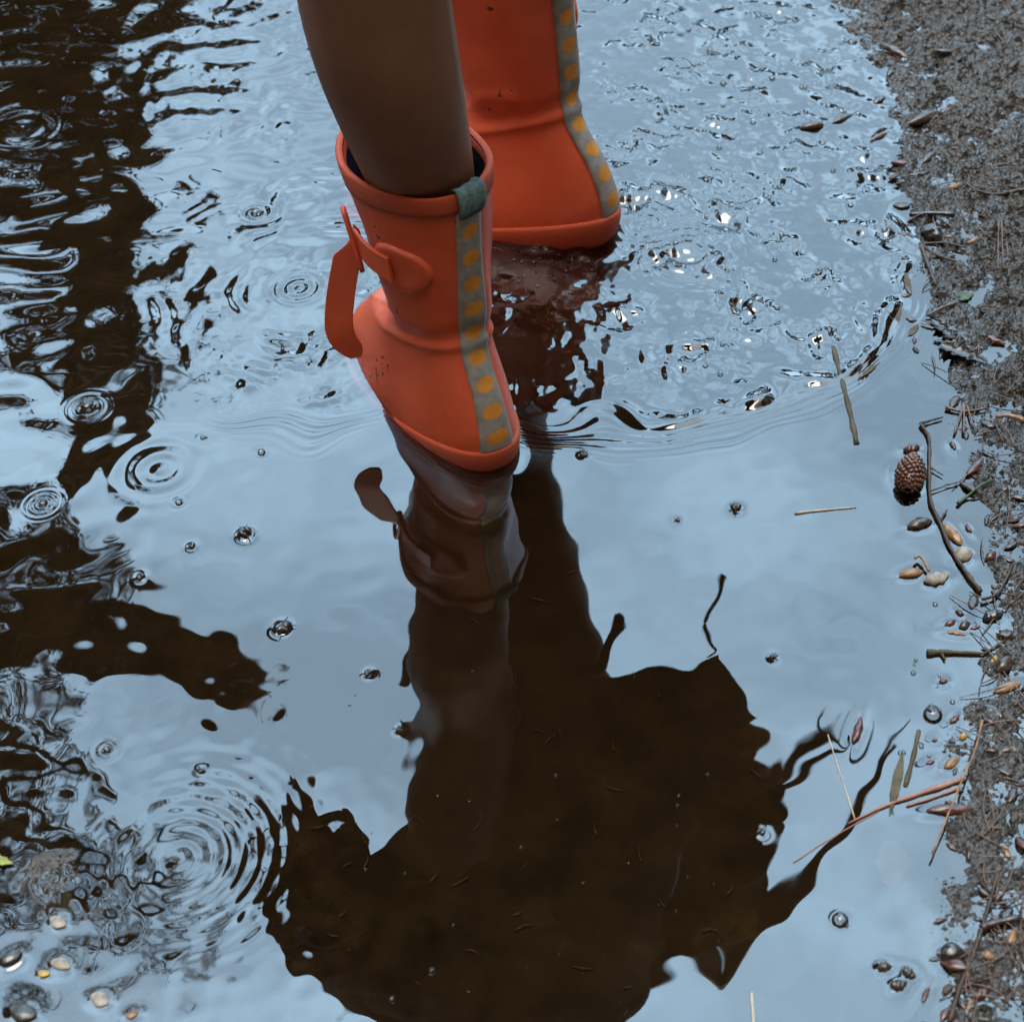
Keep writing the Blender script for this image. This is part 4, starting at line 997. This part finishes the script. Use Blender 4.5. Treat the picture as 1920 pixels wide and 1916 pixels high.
# pieces on the stony rise, lower left
for x1, y1, x2, y2, w, mt, lb in [(95, 1722, 125, 1735, 24, M_cream, "pale tan pebble on the lower left rise"), (72, 1822, 94, 1828, 17, M_seedy, "orange pebble on the lower left rise"), (98, 1800, 130, 1818, 26, M_cream, "cream pebble right of the orange pebble"),
        (2, 1812, 42, 1785, 30, M_black, "black blob painting a dark hole at the left edge, lower left rise"), (170, 1868, 205, 1880, 26, M_cream, "pinkish white pebble at the bottom left"), (20, 1890, 70, 1905, 34, M_grit, "grey speckled pebble in the bottom left corner"), (235, 1905, 260, 1900, 16, M_seedt, "tan pebble at the bottom edge, left part")]:  # the black one at the left edge paints the darkness of a hole
    blob("pebble", x1, y1, x2, y2, w, mt, lb, "pebble", "pebble", flat=.5)

CR = ["black plant crumb floating in open water right of the mirrored leg", "tiny black crumb left of the lone crumb right of the leg", "large black crumb floating left of the mirrored leg, upper one", "large black crumb floating left of the mirrored leg, lower one",
      "small black crumb at the edge of the mirrored branch on the left", "tiny black crumb left of the upper large crumb", "dark crumb close to the mirrored leg's left side", "dark crumb beside the mirrored coat's left shoulder", "small crumb floating right of the near heel",
      "small crumb floating under the hanging toggle's reflection", "small dark crumb on the smooth water top left", "star-shaped crumb in the lower left ripples", "dark curled crumb between the mirrored stick prongs"]
for (px_, py_, r_), lb in zip(FLOAT, CR): crumb(px_, py_, r_ * .85, lb)
for px_, py_, r_, lb in [(1575, 1724, 20, "large single bubble right of the mirrored stick"), (165, 765, 20, "cluster of bubbles inside a ring on the left"), (80, 945, 9, "bubble at the centre of the round ripple, left edge"), (490, 848, 9, "small bubble left of the near boot's heel"),
        (380, 820, 6, "tiny bubble above left of the small heel bubble"), (335, 942, 8, "tiny bubble near the ring on the left"), (200, 1405, 9, "bubble in the lower left ripples"), (1749, 1340, 23, "olive bubble in the shallow edge"), (1535, 515, 9, "bubble at the centre of a small ring right of the boots"),
        (810, 1820, 8, "white bubble floating on the mirrored coat"), (1000, 716, 7, "oval bubble floating right of the near boot"), (480, 400, 13, "bubble in the ring left of the bare calf"), (735, 1873, 7, "faint bubble at the bottom edge on the mirrored coat")]:
    bubble(px_, py_, r_ * .8, lb, n=4 if "cluster" in lb else 2 if r_ > 8 else 1)
rb = random.Random(4)
for k in range(46):
    px_ = rb.uniform(1230, 1660); py_ = rb.uniform(20, 740)
    if at(px_, py_).x > np.interp(at(px_, py_).y, shy, shx) - .02: continue
    bubble(px_, py_, rb.choice([3, 4, 5, 6]), "small bubble riding the churned water right of the boots", "bubbles on the churned water")
for k in range(12):
    bubble(rb.uniform(1680, 1790), rb.uniform(1120, 1420), rb.choice([3, 4, 5]), "tiny bubble among the specks of the shallow edge", "bubbles along the shallow edge")
for k in range(26):
    px_, py_ = rb.uniform(950, 1090), rb.uniform(480, 560)
    bubble(px_, py_, rb.choice([2, 3, 4]), "tiny bubble in the dark water between the two boots", "bubbles between the boots")
for k in range(30):
    px_, py_ = rb.uniform(560, 1350), rb.uniform(1250, 1900)
    bubble(px_, py_, rb.choice([1.6, 2, 2.4, 3]), "tiny bubble dotting the open water and the mirrored coat", "bubbles on the open water")

# scattered needles and grit on the bank
rn = random.Random(9)
def needle_mesh(L, w, bend, pair=False):
    def one(b): return tube_data([Vector((L * (u - .5), b * L * math.sin(math.pi * u), .0006 + .05 * L * math.sin(math.pi * u))) for u in [k / 8 for k in range(9)]], [w * (.5 + .5 * math.sin(math.pi * (.15 + .8 * k / 8))) for k in range(9)], 6)
    v, f = merge([one(bend), one(-bend * .7 + .03)] if pair else [one(bend)]); me = mesh(v, f); me.materials.append(M_needle); me.polygons.foreach_set("use_smooth", [True] * len(me.polygons)); return me
nm = [needle_mesh(.022, .00042, .05), needle_mesh(.030, .00045, .12, True), needle_mesh(.015, .0005, -.08), needle_mesh(.036, .0004, .03)]
def lying(o, x, y, lift):                        # lay the needle along the slope under it
    a = o.rotation_euler.z; e = .009
    z1 = surf(x + math.cos(a) * e, y + math.sin(a) * e); z0 = surf(x - math.cos(a) * e, y - math.sin(a) * e)
    o.rotation_euler = (0, -math.atan2(z1 - z0, 2 * e), a); o.location = (x, y, (z0 + z1) / 2 + lift)
cnt = 0
while cnt < 190:
    px_, py_ = rn.uniform(1600, 1960), rn.uniform(-20, 1930); p = at(px_, py_)
    s = p.x - np.interp(p.y, shy, shx)
    if s < -.012 or (s < .0 and rn.random() < .6): continue
    o = bpy.data.objects.new("pine_needle", nm[rn.randrange(4)]); C.objects.link(o); o.rotation_euler = (0, 0, rn.uniform(0, 6.28)); lying(o, p.x, p.y, .0008)
    tag(o, "thin brown pine needle lying on the wet grit bank", "pine needle", "pine needles strewn on the bank"); cnt += 1
chip_me = []
for q_ in range(5):
    v, f = blob_data(.013, .0055, .0028, ["crumb", "bud", "seed", "catkin", "crumb"][q_], q_ * 1.9, 16, 10)
    me = mesh(v, f); me.materials.append([M_bark, M_seedb, M_seedr, M_seedb, M_black][q_]); me.polygons.foreach_set("use_smooth", [True] * len(me.polygons)); chip_me.append(me)
cnt = 0
while cnt < 170:
    px_, py_ = rn.uniform(1560, 1960), rn.uniform(-20, 1930); p = at(px_, py_); sv = p.x - np.interp(p.y, shy, shx)
    if sv < -.02 or rn.random() < sv * 6 - .2: continue
    o = bpy.data.objects.new("bark_chip", chip_me[rn.randrange(5)]); C.objects.link(o); o.rotation_euler = (0, 0, rn.uniform(0, 6.28)); lying(o, p.x, p.y, .0006)
    sc = min(1.15, rn.lognormvariate(-.45, .4)); o.scale = (sc, sc * rn.uniform(.6, 1.3), sc)
    tag(o, "small wet bark chip on the grit bank", "bark chip", "bark chips strewn on the bank"); cnt += 1
# small needles and flecks on the puddle's bed
for k in range(70):
    px_, py_ = rn.uniform(560, 1420), rn.uniform(950, 1910); p = at(px_, py_, -.03)
    o = bpy.data.objects.new("sunken_needle", nm[rn.choice([0, 2])]); C.objects.link(o); a = rn.uniform(0, 6.28); o.rotation_euler = (0, 0, a); sc = rn.uniform(.2, .6); o.scale = (sc, sc * 1.6, sc * 1.6)
    o.location = (p.x, p.y, gz(p.x, p.y) + .001)
    tag(o, "sunken tan needle fleck on the puddle's dark bed", "pine needle", "needle flecks on the puddle bed")
# grit: countless crumbs along the bank, one object
def grit(n, size, seed, sel):
    r = np.random.default_rng(seed); V = []; Fc = []
    base = [(1, 0, 0), (-1, 0, 0), (0, 1, 0), (0, -1, 0), (0, 0, 1), (0, 0, -1)]; fb = [(0, 2, 4), (2, 1, 4), (1, 3, 4), (3, 0, 4), (2, 0, 5), (1, 2, 5), (3, 1, 5), (0, 3, 5)]
    X, Y = sel(r, n); Z = terrain(X, Y); Z = np.where(Z > -.0018, np.maximum(Z, -.0004), Z)
    for i in range(len(X)):
        s = size * r.lognormal(0, .5); q = r.uniform(.55, 1.3, 3); a = r.uniform(0, 6.28); ca, sa = math.cos(a), math.sin(a); o = len(V)
        for b in base:
            x, y, z = b[0] * q[0] * s, b[1] * q[1] * s, b[2] * q[2] * s * .7
            V.append((X[i] + x * ca - y * sa, Y[i] + x * sa + y * ca, Z[i] + z + s * .1))
        Fc += [tuple(j + o for j in t3) for t3 in fb]
    return V, Fc
def sel_bank(r, n):
    Y = r.uniform(-.42, .66, n); s = -.028 + r.exponential(.055, n) ; X = np.interp(Y, shy, shx) + s; return X, Y
def sel_corner(r, n):
    return MND.x + .02 + r.normal(0, .075, n), MND.y + r.normal(0, .07, n)
v, f = grit(42000, .0005, 1, sel_bank); v2, f2 = grit(3500, .0009, 2, sel_bank); v3, f3 = grit(3000, .0007, 3, sel_corner)
V, Fc = merge([(v, f), (v2, f2), (v3, f3)])
g = link("grit", mesh(V, Fc), M_grit, None, False); tag(g, "dark grit and crumbs strewn on the wet bank and shallows", "grit", kind="stuff")

# ------------------------------------------------------------------ the water sheet, last: it creeps up what floats in it
xs = axis(-.50, .54, .00115, 60); ys = axis(-.42, .68, .00115, 60)
XX, YY = np.meshgrid(xs, ys)
ZW = water(XX, YY)
wat = link("water", grid_mesh(xs, ys, ZW), M_water); tag(wat, kind="structure")
